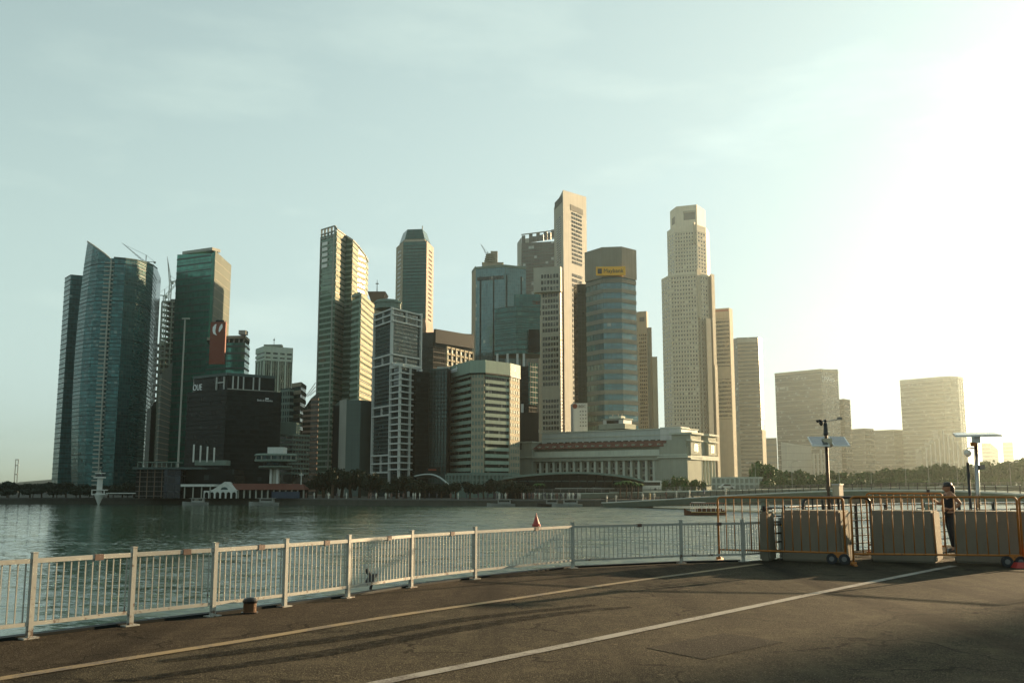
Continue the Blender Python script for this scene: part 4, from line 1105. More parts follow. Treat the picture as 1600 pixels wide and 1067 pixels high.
# --- white block with BOC
t = tower('white_bank_block', 'small white block lettered BOC between two taller towers', [(892, 660, 388), (896, 660, 383), (918, 660, 382)], (630, 383), mat=M['white'], dep=5, cat='building')
fr = Fr(t['pts'][1], t['pts'][2]); lettering('BOC', fr, fr.L * .40, Zv(637, 383), 1.5, M['concrete_d'], t['root'], width=2.6, o=.2)
m = MB(); pz = fr.pt(fr.L * .12, .12, Zv(634.5, 383)); nn = fr.n
m.tube([pz, pz + Vector((nn.x, nn.y, 0)) * .12], .95, 14); m.build('round_emblem', M['redpan'], t['root'])
win_grid(fr, t['root'], fr.L * .4, fr.L * .98, Zv(668, 383), Zv(640, 383), 5, 3, M['g_win'], .35, .35, blank=())
# --- small granite tower and the tall octagonal granite tower
t = tower('pale_stepped_tower', 'narrow pale stepped granite tower left of the tall stepped tower', [(994, 580, 515), (998, 580, 505), (1012, 580, 503), (1014, 580, 508)], (486, 503), mat=M['beige'], dep=8)
fr = Fr(t['pts'][1], t['pts'][2]); win_grid(fr, t['root'], .4, fr.L - .3, Zv(700, 503), Zv(520, 503), 30, 4, M['g_win'], .55, .5)
m = MB(); fr.box(m, fr.L * .2, fr.L * .75, -.05, .1, Zv(502, 503), Zv(495, 503)); m.build('dark_opening', M['concrete_d'], t['root'])
a, c, d = at(1012, 580, 506), at(1019, 580, 506), at(1026, 580, 507)
m = MB(); m.box(a.x, c.x, 505, 512, G, Zv(512, 506)); m.build('mid_step', M['beige'], t['root'])
m = MB(); m.box(c.x - .2, d.x, 504, 511, G, Zv(558, 506)); m.build('low_step', M['cream'], t['root'])

root = None
t = tower('tall_stepped_tower', 'very tall beige stepped tower with notched square crown, right of centre', [(1037, 600, 914.2), (1051, 600, 893.2), (1093, 600, 884.8), (1111, 600, 896), (1118, 600, 917)], (428, 890.4), mat=M['granite'], dep=14)
root = t['root']
t2_ = tower('', '', [(1043, 400, 914.2), (1054, 400, 895.3), (1090, 400, 887.6), (1104, 400, 898.8), (1109, 400, 917)], (352, 890.4), z0=Zv(428, 890.4) - 1, mat=M['granite'], dep=12, root=root, part='upper_shaft')
t3_ = tower('', '', [(1047, 340, 914.2), (1057, 340, 897.4), (1089, 340, 890.4), (1102, 340, 910)], (321, 893.2), z0=Zv(352, 890.4) - 1, mat=M['granite'], dep=10, root=root, part='crown')
for tt, va, vb, rows, cc in ((t, 745, 431, 48, (3, 9, 4)), (t2_, 426, 362, 11, (3, 8, 3))):
    for s, cols in zip((0, 1, 2), cc):
        fr = Fr(tt['pts'][s], tt['pts'][s + 1]); m = MB(); ce = fr.L / (cols + .4)
        st = (Zv(vb, 890.4) - Zv(va, 890.4)) / rows
        for r in range(rows):
            for c_ in range(cols):
                if random.random() < .04: continue
                s0 = ce * (c_ + .4); fr.box(m, s0, s0 + ce * .55, -.05, .06, Zv(va, 890.4) + st * (r + .25), Zv(va, 890.4) + st * (r + .72))
        m.build('windows', M['g_win'], root, kind='stuff')
    bands(tt, rows, .1, .12, M['cream'], segs=[0, 1, 2], zb=Zv(va, 890.4), ze=Zv(vb, 890.4), sep=False)
fr = Fr(t3_['pts'][1], t3_['pts'][2]); m = MB(); fr.box(m, fr.L * .35, fr.L * .92, -.1, .12, Zv(343, 891.8), Zv(332, 891.8)); m.build('crown_opening', M['concrete_d'], root)
m = MB(); fr.box(m, fr.L * .33, fr.L * .94, .0, .5, Zv(332, 891.8), Zv(329, 891.8)); m.build('opening_lintel', M['cream'], root)
fr0 = Fr(t3_['pts'][0], t3_['pts'][1]); m = MB(); fr0.box(m, fr0.L * .3, fr0.L * .75, -.1, .12, Zv(345, 891.8), Zv(334, 891.8)); m.build('crown_opening', M['concrete_d'], root)
def strip_at(u0, u1, v0, v1, D, nm, mat):
    a, c = at(u0, v0, D), at(u1, v0, D); m = MB(); m.prism([(a.x, D - 1), (c.x, D + 4.2), (c.x, D + 10), (a.x, D + 10)], Zv(v1, D) if v1 else G, Zv(v0, D)); return m.build(nm, mat, root)
strip_at(1084, 1088.5, 347, 380, 886, 'pilaster', M['cream']); strip_at(1088.5, 1096, 420, 497, 883, 'pilaster', M['cream'])
strip_at(1094, 1098, 495, None, 882, 'pilaster', M['cream']); strip_at(1103, 1112, 497, None, 884, 'pilaster', M['cream'])
strip_at(1111, 1117.5, 428, None, 894, 'side_wing', M['cream']); strip_at(1116.5, 1122.5, 570, None, 893, 'side_wing', M['cream'])
# --- banded slab and twin-pier slab
t = tower('louvred_slab', 'beige slab with three stacks of louvred floors behind the tall stepped tower', [(1116, 600, 949.2), (1120, 600, 940.8), (1142, 600, 935.2), (1147, 600, 943.6)], (482, 938), mat=M['g_win'], dep=8, nf=40, bh=.5, bp=.3, bm=M['beige'], ze=Zv(486, 938), zb=Zv(742, 938))
for v0, v1 in ((482, 498), (573, 592), (655, 943.6)):
    m = MB(); m.strip(t['pts'], .5, Zv(v1, 938), Zv(v0, 938)); m.build('blank_panel', M['beige'], t['root'])
m = MB(); m.strip(t['pts'][2:], .7, G, t['zt'][0] + .1); m.build('end_wall', M['cream'], t['root'])
m = MB(); m.strip(t['pts'][1:3], .62, Zv(487, 938), Zv(484, 938)); m.build('red_sign', M['redpan'], t['root'])
t = tower('twin_pier_slab', 'pale slab tower between two plain vertical end piers', [(1147, 620, 994), (1155, 620, 982.8), (1188, 620, 977.2), (1193.5, 620, 988.4)], (527, 980), mat=M['g_haze'], dep=8, nf=36, bh=.6, bp=.25, bm=M['beige'], segs=[1], ze=Zv(532, 980), zb=Zv(742, 980))
for s in (0, 2):
    m = MB(); m.strip(t['pts'][s:s + 2], .6, G, Zv(672, 982.8)); m.build('end_pier', M['cream'], t['root'])
m = MB(); fr = Fr(t['pts'][1], t['pts'][2]); fr.box(m, 0, fr.L, -3, .3, Zv(535, 980), Zv(529, 980)); m.build('roof_plant', M['offwhite'], t['root'])

# --- hazy buildings on the right
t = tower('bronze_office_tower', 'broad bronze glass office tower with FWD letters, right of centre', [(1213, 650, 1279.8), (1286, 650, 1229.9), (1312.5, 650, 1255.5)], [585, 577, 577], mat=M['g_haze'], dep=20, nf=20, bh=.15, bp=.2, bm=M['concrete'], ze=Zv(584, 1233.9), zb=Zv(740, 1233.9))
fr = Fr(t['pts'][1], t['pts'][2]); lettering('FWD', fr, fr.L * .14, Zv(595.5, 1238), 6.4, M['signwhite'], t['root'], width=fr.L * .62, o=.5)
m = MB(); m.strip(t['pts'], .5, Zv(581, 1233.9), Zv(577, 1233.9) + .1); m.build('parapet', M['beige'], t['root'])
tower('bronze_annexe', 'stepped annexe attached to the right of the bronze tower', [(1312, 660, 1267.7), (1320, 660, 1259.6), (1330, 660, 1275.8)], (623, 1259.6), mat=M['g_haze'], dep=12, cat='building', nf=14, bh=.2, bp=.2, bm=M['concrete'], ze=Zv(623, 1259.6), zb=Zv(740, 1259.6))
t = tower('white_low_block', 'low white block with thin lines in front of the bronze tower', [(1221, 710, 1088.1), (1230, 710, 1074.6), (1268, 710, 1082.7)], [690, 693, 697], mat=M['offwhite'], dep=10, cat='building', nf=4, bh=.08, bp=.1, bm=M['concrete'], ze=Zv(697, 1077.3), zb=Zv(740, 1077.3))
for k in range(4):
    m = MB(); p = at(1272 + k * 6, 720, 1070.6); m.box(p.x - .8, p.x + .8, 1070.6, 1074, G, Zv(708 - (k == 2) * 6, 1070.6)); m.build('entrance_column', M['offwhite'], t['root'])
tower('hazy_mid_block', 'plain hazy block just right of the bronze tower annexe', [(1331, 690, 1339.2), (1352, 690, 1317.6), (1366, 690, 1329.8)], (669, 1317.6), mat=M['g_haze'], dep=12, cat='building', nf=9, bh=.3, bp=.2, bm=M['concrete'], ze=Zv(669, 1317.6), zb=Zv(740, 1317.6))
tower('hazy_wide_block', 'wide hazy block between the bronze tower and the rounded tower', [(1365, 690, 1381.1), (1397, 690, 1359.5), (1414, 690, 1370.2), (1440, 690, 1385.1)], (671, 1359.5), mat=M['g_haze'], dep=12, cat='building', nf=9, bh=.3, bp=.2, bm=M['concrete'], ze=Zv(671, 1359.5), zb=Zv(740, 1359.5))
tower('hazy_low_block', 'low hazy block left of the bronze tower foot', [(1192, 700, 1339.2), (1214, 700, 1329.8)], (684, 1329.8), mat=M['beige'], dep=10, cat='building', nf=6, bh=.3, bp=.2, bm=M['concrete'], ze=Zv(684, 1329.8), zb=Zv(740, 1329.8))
t = tower('rounded_office_tower', 'broad pale office tower with rounded glass corner on the far right', [(1409, 650, 1348.7), (1477, 650, 1301.4), (1488, 650, 1297.4), (1500, 650, 1301.4), (1508, 650, 1313.6), (1514, 650, 1339.2)], (589, 1301.4), mat=M['g_haze'], dep=20, nf=22, bh=.3, bp=.3, bm=M['offwhite'], segs=[0, 1], ze=Zv(593, 1301.4), zb=Zv(735, 1301.4))
bands(t, 22, .12, .25, M['offwhite'], segs=[2, 3, 4], zb=Zv(735, 1301.4), ze=Zv(593, 1301.4), name='corner_band')
pier(t, 3, 2, .12, .4, M['white'], None, None, True); m = MB(); m.strip(t['pts'], .5, Zv(592, 1301.4), Zv(588, 1301.4)); m.build('parapet', M['offwhite'], t['root'])
# stepped-fin hall
root = thing('fin_roofed_hall', 'low hall with descending row of vertical fins before the rounded tower', 'building', (at(1475, 740, 1180).x, 1190, G))
for k in range(10):
    u = 1441 + k * 7.2; a, c = at(u, 720, 1180), at(u + 6.6, 720, 1180); vt = 700 - k * 4.5 if k < 4 else 672 + (k - 4) * 6
    m = MB(); m.box(a.x, c.x, 1180 + k * .2, 1198, G, Zv(vt, 1180)); m.build('bay', M['g_haze'], root)
    m = MB(); m.box(c.x - .5, c.x + .3, 1178.4 + k * .2, 1180 + k * .2, G, Zv(vt, 1180) + .8); m.build('fin', M['white'], root)
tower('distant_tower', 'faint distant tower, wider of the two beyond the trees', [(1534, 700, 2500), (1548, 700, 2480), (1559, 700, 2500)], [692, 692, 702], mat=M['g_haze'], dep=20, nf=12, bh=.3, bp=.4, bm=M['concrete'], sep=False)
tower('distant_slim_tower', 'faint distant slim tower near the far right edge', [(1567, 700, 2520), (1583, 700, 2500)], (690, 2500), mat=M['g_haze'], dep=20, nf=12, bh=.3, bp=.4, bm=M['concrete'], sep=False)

# ------------------------------------------------------------------ the long stone hotel with colonnade
def hotel():
    A = at(812, 745, 352); B = at(1076, 745, 316)
    root = thing('stone_hotel', 'long grey classical stone hotel with colonnade, red tiled roof and corner pavilions', 'building', ((A.x + B.x) / 2, 350, G))
    fr = Fr((A.x, A.y), (B.x, B.y)); Lh = fr.L
    Z = lambda v: Zv(v, 332)
    def bx(name, s0, s1, o0, o1, z0, z1, mat, f=fr):
        m = MB(); f.box(m, s0, s1, o0, o1, z0, z1); return m.build(name, mat, root)
    bx('wall', 1, Lh - 4, -24, -1.6, G, Z(712), M['fullerton'])
    bx('plinth', .5, Lh, -2, .6, G, Z(757), M['fullerton'])
    bx('entablature', 0, Lh, -3, .5, Z(719.5), Z(713.5), M['fullerton'])
    bx('cornice', -.3, Lh, -3, 1.2, Z(713.5), Z(711.5), M['full_light'])
    bx('frieze', 2.5, Lh - 6.5, -3.2, -.2, Z(711.4), Z(703.5), M['full_light'])
    bx('attic', 1.5, Lh - 4, -20, -1.8, Z(712) - .1, Z(698), M['fullerton'])
    nc = 19
    for k in range(nc):
        s = 5.5 + (Lh - 15) * k / (nc - 1); p = fr.pt(s, -.5, 0)
        m = MB(); m.lathe((p.x, p.y), [(.72, Z(757) + .02), (.72, Z(757) + .5), (.52, Z(757) + .6), (.44, Z(720.5)), (.7, Z(720)), (.7, Z(719.6))], 10); m.build('column', M['full_light'], root, smooth=False)
        if k < nc - 1:
            s2 = s + (Lh - 15) / (nc - 1) / 2
            for za, zb in ((754, 744), (741, 733), (730, 722)):
                bx('window', s2 - .55, s2 + .55, -1.65, -1.5, Z(za), Z(zb), M['g_win'])
    # tiled roof with dormers
    m = MB(); P = [fr.pt(2, .2, Z(699)), fr.pt(Lh - 5, .2, Z(699)), fr.pt(Lh - 5, -5, Z(689)), fr.pt(2, -5, Z(689)), fr.pt(2, -5, Z(699)), fr.pt(Lh - 5, -5, Z(699))]
    m.add(P, [(0, 1, 2, 3), (0, 3, 4), (1, 5, 2), (0, 4, 5, 1)]); m.build('tiled_roof', M['redtile'], root)
    for k in range(18):
        s = 4.5 + (Lh - 12) * k / 17; mm = MB(); z = Z(697.5)
        fr.box(mm, s - .4, s + .4, -3.0, -.5, z + .1, z + .65); mm.build('dormer', M['fullerton'], root)
    bx('penthouse', 6, Lh - 4.5, -18, -5.2, Z(699), Z(672), M['zinc'])
    bx('penthouse_eave', 5.6, Lh - 4.2, -18.4, -4.9, Z(672), Z(670.5), M['full_light'])
    bx('penthouse_ledge', 5.8, Lh - 4.2, -6, -5.0, Z(681), Z(680), M['full_light'])
    for k in range(20):
        s = 8 + (Lh - 16) * k / 19; bx('penthouse_window', s, s + 1.8, -5.3, -5.12, Z(690), Z(687.5), M['g_win'])
    bx('penthouse_end', Lh - 12, Lh - 4.6, -12, -5.05, Z(690), Z(669), M['white'])
    # lantern pavilion on the roof
    sL = Lh * .455
    bx('lantern_base', sL - .5, sL + 9.5, -14, -6, Z(668.5), Z(660.5), M['fullerton'])
    bx('lantern', sL + .6, sL + 8.4, -13, -7, Z(660.5), Z(652), M['white'])
    bx('lantern_window', sL + 2.0, sL + 6.6, -7.1, -6.9, Z(659.5), Z(654.5), M['g_win'])
    bx('lantern_roof', sL + .2, sL + 8.8, -13.4, -6.6, Z(653), Z(651.5), M['fullerton'])
    bx('beacon_house', sL + 2.4, sL + 7.0, -11, -8, Z(651.5), Z(647.5), M['full_light'])
    for q in (3, 5.2, 6.6): bx('roof_mast', sL + q, sL + q + .25, -9.3, -9, Z(647.5), Z(644), M['concrete'])
    # end pavilions
    bx('pavilion', 0, 6.0, -9, .9, G, Z(699), M['fullerton']); bx('pavilion_cornice', -.4, 6.4, -9.4, 1.5, Z(713), Z(711), M['full_light'])
    bx('pavilion_top', 1, 5.2, -7, .2, Z(699), Z(688), M['fullerton']); bx('pavilion_cap', .5, 5.7, -7.5, .7, Z(688), Z(686), M['full_light'])
    bx('pavilion', Lh - 9.5, Lh + .2, -10, 1.0, G, Z(700), M['fullerton']); bx('pavilion_cornice', Lh - 10, Lh + .7, -10.5, 1.6, Z(717), Z(714.5), M['full_light'])
    for v in (690, 695):
        bx('pavilion_step', Lh - 9 + (700 - v) * .2, Lh - .4, -9, .8, Z(v + 5), Z(v), M['fullerton'])
    # corner tower and side colonnade
    q = at(1122, 745, 336); f2 = Fr((B.x + .5, B.y + .2), (q.x, q.y))
    L2 = f2.L
    bx('side_wall', 0, L2, -12, -.8, G, Z(712), M['fullerton'], f2)
    bx('side_entablature', 0, L2 + .3, -2, .4, Z(719.5), Z(713), M['full_light'], f2)
    for k in range(5):
        s = L2 * (.42 + .115 * k); p = f2.pt(s, -.2, 0)
        m = MB(); m.lathe((p.x, p.y), [(.6, Z(757)), (.5, Z(755)), (.42, Z(721)), (.62, Z(719.6))], 10); m.build('side_column', M['full_light'], root)
    for sa, sb in ((0, .36), (.62, .92)):
        bx('belfry', L2 * sa, L2 * sb, -6, .5, Z(712), Z(682), M['fullerton'], f2)
        bx('belfry_cornice', L2 * sa - .6, L2 * sb + .6, -6.5, 1.1, Z(692), Z(690), M['full_light'], f2)
        bx('belfry_cap', L2 * sa - .7, L2 * sb + .7, -6.6, 1.2, Z(682), Z(679), M['full_light'], f2)
        bx('belfry_window', L2 * (sa + (sb - sa) * .3), L2 * (sa + (sb - sa) * .7), .4, .55, Z(708), Z(696), M['g_win'], f2)
    m = MB(); a = f2.pt(L2 * .36, -.5, Z(690)); b = f2.pt(L2 * .62, -.5, Z(690)); c = f2.pt(L2 * .62, -4, Z(683)); d = f2.pt(L2 * .36, -4, Z(683))
    m.add([a, b, c, d, (d.x, d.y, a.z), (c.x, c.y, a.z)], [(0, 1, 2, 3), (0, 3, 4), (1, 5, 2)]); m.build('side_roof', M['redtile'], root)
    bx('side_attic', L2 * .36, L2 * .62, -5, -.6, Z(712), Z(690), M['fullerton'], f2)
hotel()
# low arcade right of the hotel
t = tower('low_arcade', 'low pale arcade building at the bridge end right of the hotel', [(1112, 750, 312), (1186, 750, 305), (1191, 750, 309)], (745, 308), mat=M['fullerton'], dep=7, cat='building', nf=2, bh=.3, bp=.3, bm=M['full_light'], ze=Zv(745, 308), zb=Zv(764, 308), piers={0: 10}, pw=.3, pp=.4, pm=M['full_light'])

# ------------------------------------------------------------------ waterfront pavilions
def arched_pavilion():
    root = thing('curved_roof_pavilion', 'long low glass pavilion with pale curved roof in front of the hotel', 'pavilion', (at(895, 770, 280).x, 285, G))
    us = [786, 810, 840, 870, 900, 930, 960, 985, 1004]; vsn = [746, 742.5, 739.5, 737.5, 737, 738, 741, 745, 749.5]
    D = 274
    top = [at(u, v, D) for u, v in zip(us, vsn)]
    m = MB()
    for a, b in zip(top, top[1:]):
        m.box8([(a.x, D - 3, a.z - .55), (b.x, D - 3, b.z - .55), (b.x, D + 14, b.z - .9), (a.x, D + 14, a.z - .9),
                (a.x, D - 3, a.z), (b.x, D - 3, b.z), (b.x, D + 14, b.z - .5), (a.x, D + 14, a.z - .5)])
    m.build('curved_roof', M['greengrey'], root)
    m = MB()
    for a, b in zip(top[:-1], top[1:]):
        m.box8([(a.x + .02, D, G), (b.x - .02, D, G), (b.x - .02, D + 12, G), (a.x + .02, D + 12, G), (a.x + .02, D, a.z - .6), (b.x - .02, D, b.z - .6), (b.x - .02, D + 12, b.z - .6), (a.x + .02, D + 12, a.z - .6)])
    m.build('glass_front', M['g_dark'], root)
    x0, x1 = top[0].x, top[-1].x
    m = MB(); m.box(x0 + 1.5, x1 - 3.2, D - .5, D - .02, Zv(752.5, D), Zv(750.5, D)); m.build('floor_beam', M['grey_band'], root)
    for k in range(15):
        x = x0 + 2 + (x1 - x0 - 5.5) * k / 14
        zt = min((a.z + (b.z - a.z) * (x - a.x) / (b.x - a.x)) for a, b in zip(top, top[1:]) if a.x <= x <= b.x)
        m = MB(); m.box(x - .12, x + .12, D - .9, D - .52, G, zt - .6); m.build('post', M['darkband'], root)
    m = MB(); m.box(x0 + 14, x1 - 8, D - 3.2, D - 3, Zv(763.6, D), Zv(762.2, D)); m.build('terrace_rail', M['offwhite'], root)
arched_pavilion()
def shell_roof():
    root = thing('shell_roofed_hall', 'hall with pale shallow shell roof behind trees below the slate block', 'pavilion', (at(672, 760, 290).x, 292, G))
    m = MB(); vs_ = []; n = 14
    for i in range(n + 1):
        for j in range(5):
            t = i / n; u = 648 + 60 * t; v = 740 + 16 * (2 * t - .75) ** 2 * (1 if t > .37 else .35) + j * .8
            p = at(u, v, 286); vs_.append((p.x, 284 + j * 2.5, p.z + .3 * math.sin(j / 4 * math.pi)))
    m.add(vs_, [(i * 5 + j, (i + 1) * 5 + j, (i + 1) * 5 + j + 1, i * 5 + j + 1) for i in range(n) for j in range(4)])
    o = m.build('shell_roof', M['zinc'], root, smooth=True); md = o.modifiers.new('solid', 'SOLIDIFY'); md.thickness = .35
    a, b = at(652, 770, 288), at(704, 770, 288); m = MB(); m.box(a.x, b.x, 287, 294, G, Zv(757, 288)); m.build('glass_wall', M['g_dark'], root)
    a, b = at(665, 733, 297), at(688, 733, 297); m = MB(); m.box(a.x, b.x, 297, 298, Zv(738, 297), Zv(730, 297)); m.build('sign_wall', M['darkclad'], root)
    m = MB(); m.box(a.x + .8, b.x - 1.2, 296.8, 297, Zv(735, 297), Zv(732.6, 297)); m.build('red_sign_strip', M['redpan'], root)
shell_roof()
def control_tower():
    c = at(427, 760, 288); root = thing('control_tower', 'round harbour control tower with disc-shaped cabin on a white column', 'tower', (c.x, 290, G)); cc = (c.x, 290)
    Z = lambda v: Zv(v, 290)
    m = MB(); m.lathe(cc, [(1.35, G), (1.2, Z(731))], 14); m.build('column', M['offwhite'], root)
    for s in (-1, 1):
        m = MB(); m.box(cc[0] + s * .95 - .3, cc[0] + s * .95 + .3, 288.3, 288.9, G, Z(731)); m.build('column_rib', M['white'], root)
    m = MB(); m.lathe(cc, [(1.3, Z(733)), (4.6, Z(731)), (4.9, Z(729.5)), (4.6, Z(728))], 24); m.build('lower_disc', M['greengrey'], root)
    m = MB(); m.lathe(cc, [(3.4, Z(728)), (3.6, Z(722))], 24); m.build('lower_window', M['g_navy'], root)
    m = MB(); m.lathe(cc, [(4.6, Z(722)), (5.9, Z(721)), (6.0, Z(718))], 24); m.build('cabin_floor', M['greengrey'], root)
    m = MB(); m.lathe(cc, [(5.6, Z(718)), (5.7, Z(712.5))], 24); m.build('cabin_window', M['g_navy'], root)
    m = MB(); m.lathe(cc, [(6.0, Z(712.5)), (6.1, Z(711)), (5.6, Z(709))], 24); m.build('cabin_roof', M['greengrey'], root)
    m = MB(); m.box(cc[0] - 1.9, cc[0] + 2.7, 287.5, 292, Z(709), Z(699)); m.build('top_house', M['white'], root)
    for k in range(12):
        w = 2 * math.pi * k / 12; x, y = cc[0] + 5.75 * math.cos(w), cc[1] + 5.75 * math.sin(w); m = MB(); m.tube([(x, y, Z(718)), (x, y, Z(712.5))], .12, 4); m.build('mullion', M['offwhite'], root)
control_tower()
def pier_hall():
    D = 281; root = thing('gabled_pier_hall', 'white gabled pier hall with arched front and long red roof', 'building', (at(400, 775, D).x, D + 5, G))
    Z = lambda v: Zv(v, D)
    # gable front
    a, b = at(331, 765, D), at(369.5, 765, D); apex = at(351, 752.5, D)
    m = MB(); m.add([(a.x, D, Z(765.5)), (b.x, D, Z(765.5)), (apex.x, D, apex.z), (a.x, D + 8, Z(765.5)), (b.x, D + 8, Z(765.5)), (apex.x, D + 8, apex.z)], [(0, 1, 2), (3, 5, 4), (0, 2, 5, 3), (1, 4, 5, 2), (0, 3, 4, 1)]); m.build('gable', M['white'], root)
    m = MB(); m.box(a.x - .4, b.x + .4, D - .5, D + .2, Z(766.3), Z(764.9)); m.build('gable_cornice', M['white'], root)
    m = MB(); n = 12; vv = []
    for k in range(n + 1):
        w = math.pi * k / n; vv.append((apex.x + 1.0 * math.cos(w), D - .05, Z(764.9) + .75 * math.sin(w)))
    m.add(vv, [tuple(range(n + 1))]); m.build('fanlight', M['g_navy'], root)
    # arcade: seven piers with real arches
    x0, x1 = at(319, 775, D).x, at(370.5, 775, D).x; na = 6; w = (x1 - x0) / na; zt = Z(766.4); zs = Z(771.5)
    for k in range(na):
        xa, xb = x0 + w * k, x0 + w * (k + 1); r = w * .5 - .22; cx = (xa + xb) / 2
        prof = [(xa, G)] + [(xa, zt), (xb, zt), (xb, G), (cx + r, G)]
        arc = [(cx + r * math.cos(math.pi * j / 8), zs + min(r, zt - zs - .25) * math.sin(math.pi * j / 8)) for j in range(9)]
        poly = prof + arc + [(cx - r, G)]
        m = MB(); n = len(poly)
        m.add([(x, D - .6, z) for x, z in poly] + [(x, D - .1, z) for x, z in poly], [tuple(range(n - 1, -1, -1)), tuple(range(n, 2 * n))] + [(i, (i + 1) % n, n + (i + 1) % n, n + i) for i in range(n)])
        m.build('arch', M['white'], root)
    m = MB(); m.box(x0 + .2, x1 - .2, D + 2, D + 8, G, Z(766)); m.build('shaded_interior', M['g_dark'], root)
    # long red roof hall
    c, d = at(370.5, 765, D + 2), at(478, 765, D + 2)
    m = MB(); m.add([(c.x - 3, D + .5, Z(765)), (d.x, D + .5, Z(765)), (d.x, D + 9, Z(765)), (c.x - 3, D + 9, Z(765)), (c.x - 3, D + 4.8, Z(755)), (d.x - 1.5, D + 4.8, Z(755.5))], [(0, 1, 5, 4), (2, 3, 4, 5), (1, 2, 5), (3, 0, 4), (0, 3, 2, 1)]); m.build('red_roof', M['redtile'], root)
    m = MB(); m.box(c.x + .2, d.x - .5, D + 2.5, D + 8, G, Z(765)); m.build('hall_wall', M['g_dark'], root)
    for k in range(12):
        x = c.x + .5 + (d.x - c.x - 1) * k / 11; m = MB(); m.box(x - .2, x + .2, D + 1.2, D + 1.7, G, Z(765)); m.build('hall_pier', M['offwhite'], root)
    a, b = at(425, 775, D), at(468, 775, D); m = MB(); m.box(a.x, b.x, D - .5, D + 1, G, Z(768)); m.build('blue_hoarding', plain('blue_hoarding', (.012, .03, .06), .6), root)
    p = at(467, 752, D); m = MB(); m.tube([(p.x, D + 3, Z(757)), (p.x, D + 3, Z(738))], .15, 5); m.box(p.x - .6, p.x + .6, D + 2.9, D + 3.1, Z(742), Z(740.5)); m.build('flag_mast', M['white'], root)
pier_hall()
def bay_hotel():
    D = 284; root = thing('bay_hotel_block', 'dark blue-black waterfront hotel block with lattice front and roof terrace', 'building', (at(270, 775, D).x, D + 8, G)); Z = lambda v: Zv(v, D)
    a, b, c, d = at(212, 770, D), at(258, 770, D), at(284, 770, D), at(360, 770, D)
    m = MB(); m.box(a.x, b.x, D, D + 14, G, Z(733)); m.build('lattice_wing', M['g_dark'], root)
    m = MB(); m.box(b.x + .02, c.x, D - 1.5, D + 14, G, Z(734)); m.build('blue_wing', glass('glass_ink', (.012, .026, .045), 2.2, 2.2, .04, .12, .4, .4, blind=0), root)
    m = MB(); m.box(c.x + .02, d.x, D + 3, D + 14, G, Z(732)); m.build('rear_wing', M['g_dark'], root)
    m = MB(); m.box(a.x - .5, c.x + 6, D - 2, D + 14.5, Z(733) + .01, Z(730)); m.build('roof_slab', M['grey_band'], root)
    for k in range(9):
        x = a.x + (b.x - a.x) * k / 8; m = MB(); m.box(x - .1, x + .1, D - .25, D - .02, G, Z(734)); m.build('lattice_post', M['pink'] if k % 2 else M['darkband'], root)
    for k in range(6):
        z = Z(775) + (Z(738) - Z(775)) * k / 5; m = MB(); m.box(a.x, b.x, D - .35, D - .03, z, z + .18); m.build('lattice_rail', M['concrete_d'], root)
    # roof terrace canopy
    e, f = at(215, 725, D), at(275, 725, D)
    m = MB(); m.box(e.x, f.x, D, D + 6, Z(722.5), Z(721.3)); m.build('terrace_canopy', M['greengrey'], root)
    for k in range(9):
        x = e.x + (f.x - e.x) * k / 8; m = MB(); m.box(x - .1, x + .1, D + .1, D + .3, Z(730), Z(722.5)); m.build('canopy_post', M['greengrey'], root)
    # four tall white masts over a low roof pavilion
    for k in range(4):
        x = at(302 + 10.7 * k, 720, D + 5).x; m = MB(); m.tube([(x, D + 5, Z(721)), (x, D + 5, Z(693) - .3 * k)], .24, 6); m.build('roof_mast', M['white'], root)
    e, f = at(305, 722, D + 6), at(354, 722, D + 6); m = MB(); m.box(e.x, f.x, D + 5.5, D + 10, Z(726), Z(718)); m.build('roof_pavilion', M['greengrey'], root)
    # white flat canopy at quay level
    e, f = at(284, 760, D - 3), at(335, 760, D - 3); m = MB(); m.box(e.x, f.x, D - 4, D + 2.9, Z(760), Z(756.3)); m.build('white_canopy', M['white'], root)
    for k in range(4):
        x = e.x + 1 + (f.x - e.x - 2) * k / 3; m = MB(); m.box(x - .14, x + .14, D - 3.6, D - 3.3, G, Z(760)); m.build('canopy_column', M['offwhite'], root)
bay_hotel()
def signal_tower():
    D = 276; c = at(155, 770, D); root = thing('white_signal_tower', 'small white signal tower with boxed platform at the water edge', 'tower', (c.x, D, WL)); Z = lambda v: Zv(v, D)
    m = MB(); m.lathe((c.x, D), [(.2, WL), (1.3, Z(773)), (.75, Z(769)), (.7, Z(746))], 12); m.build('stem', M['white'], root)
    m = MB(); m.box(c.x - 1.4, c.x + 1.2, D - 1, D + 1, Z(747), Z(744.5)); m.build('cabin_floor', M['white'], root)
    m = MB(); m.box(c.x - .95, c.x + .85, D - .8, D + .8, Z(744.5), Z(740)); m.build('cabin', M['g_navy'], root)
    m = MB(); m.box(c.x - 1.1, c.x + 1.0, D - 1, D + 1, Z(740), Z(738.4)); m.build('cabin_roof', M['white'], root)
    for z in (773, 766.2):
        m = MB(); m.box(c.x - 1.7, c.x + 1.9, D - 1.2, D + 1.2, Z(z), Z(z) + .3); m.build('platform', M['white'], root)
    for s in (-1.6, 1.75):
        m = MB(); m.box(c.x + s - .12, c.x + s + .12, D - 1.1, D - .9, Z(773) + .3, Z(766.2)); m.build('platform_post', M['white'], root)
    p = at(212, 770, D); m = MB(); m.box(c.x + 1.9, p.x, D - .2, D + .2, Z(771), Z(769.6)); m.build('gangway', M['white'], root)
    m = MB(); m.tube([(c.x - .2, D, Z(738.4)), (c.x, D, Z(733))], .07, 4); m.build('mast', M['white'], root)
signal_tower()
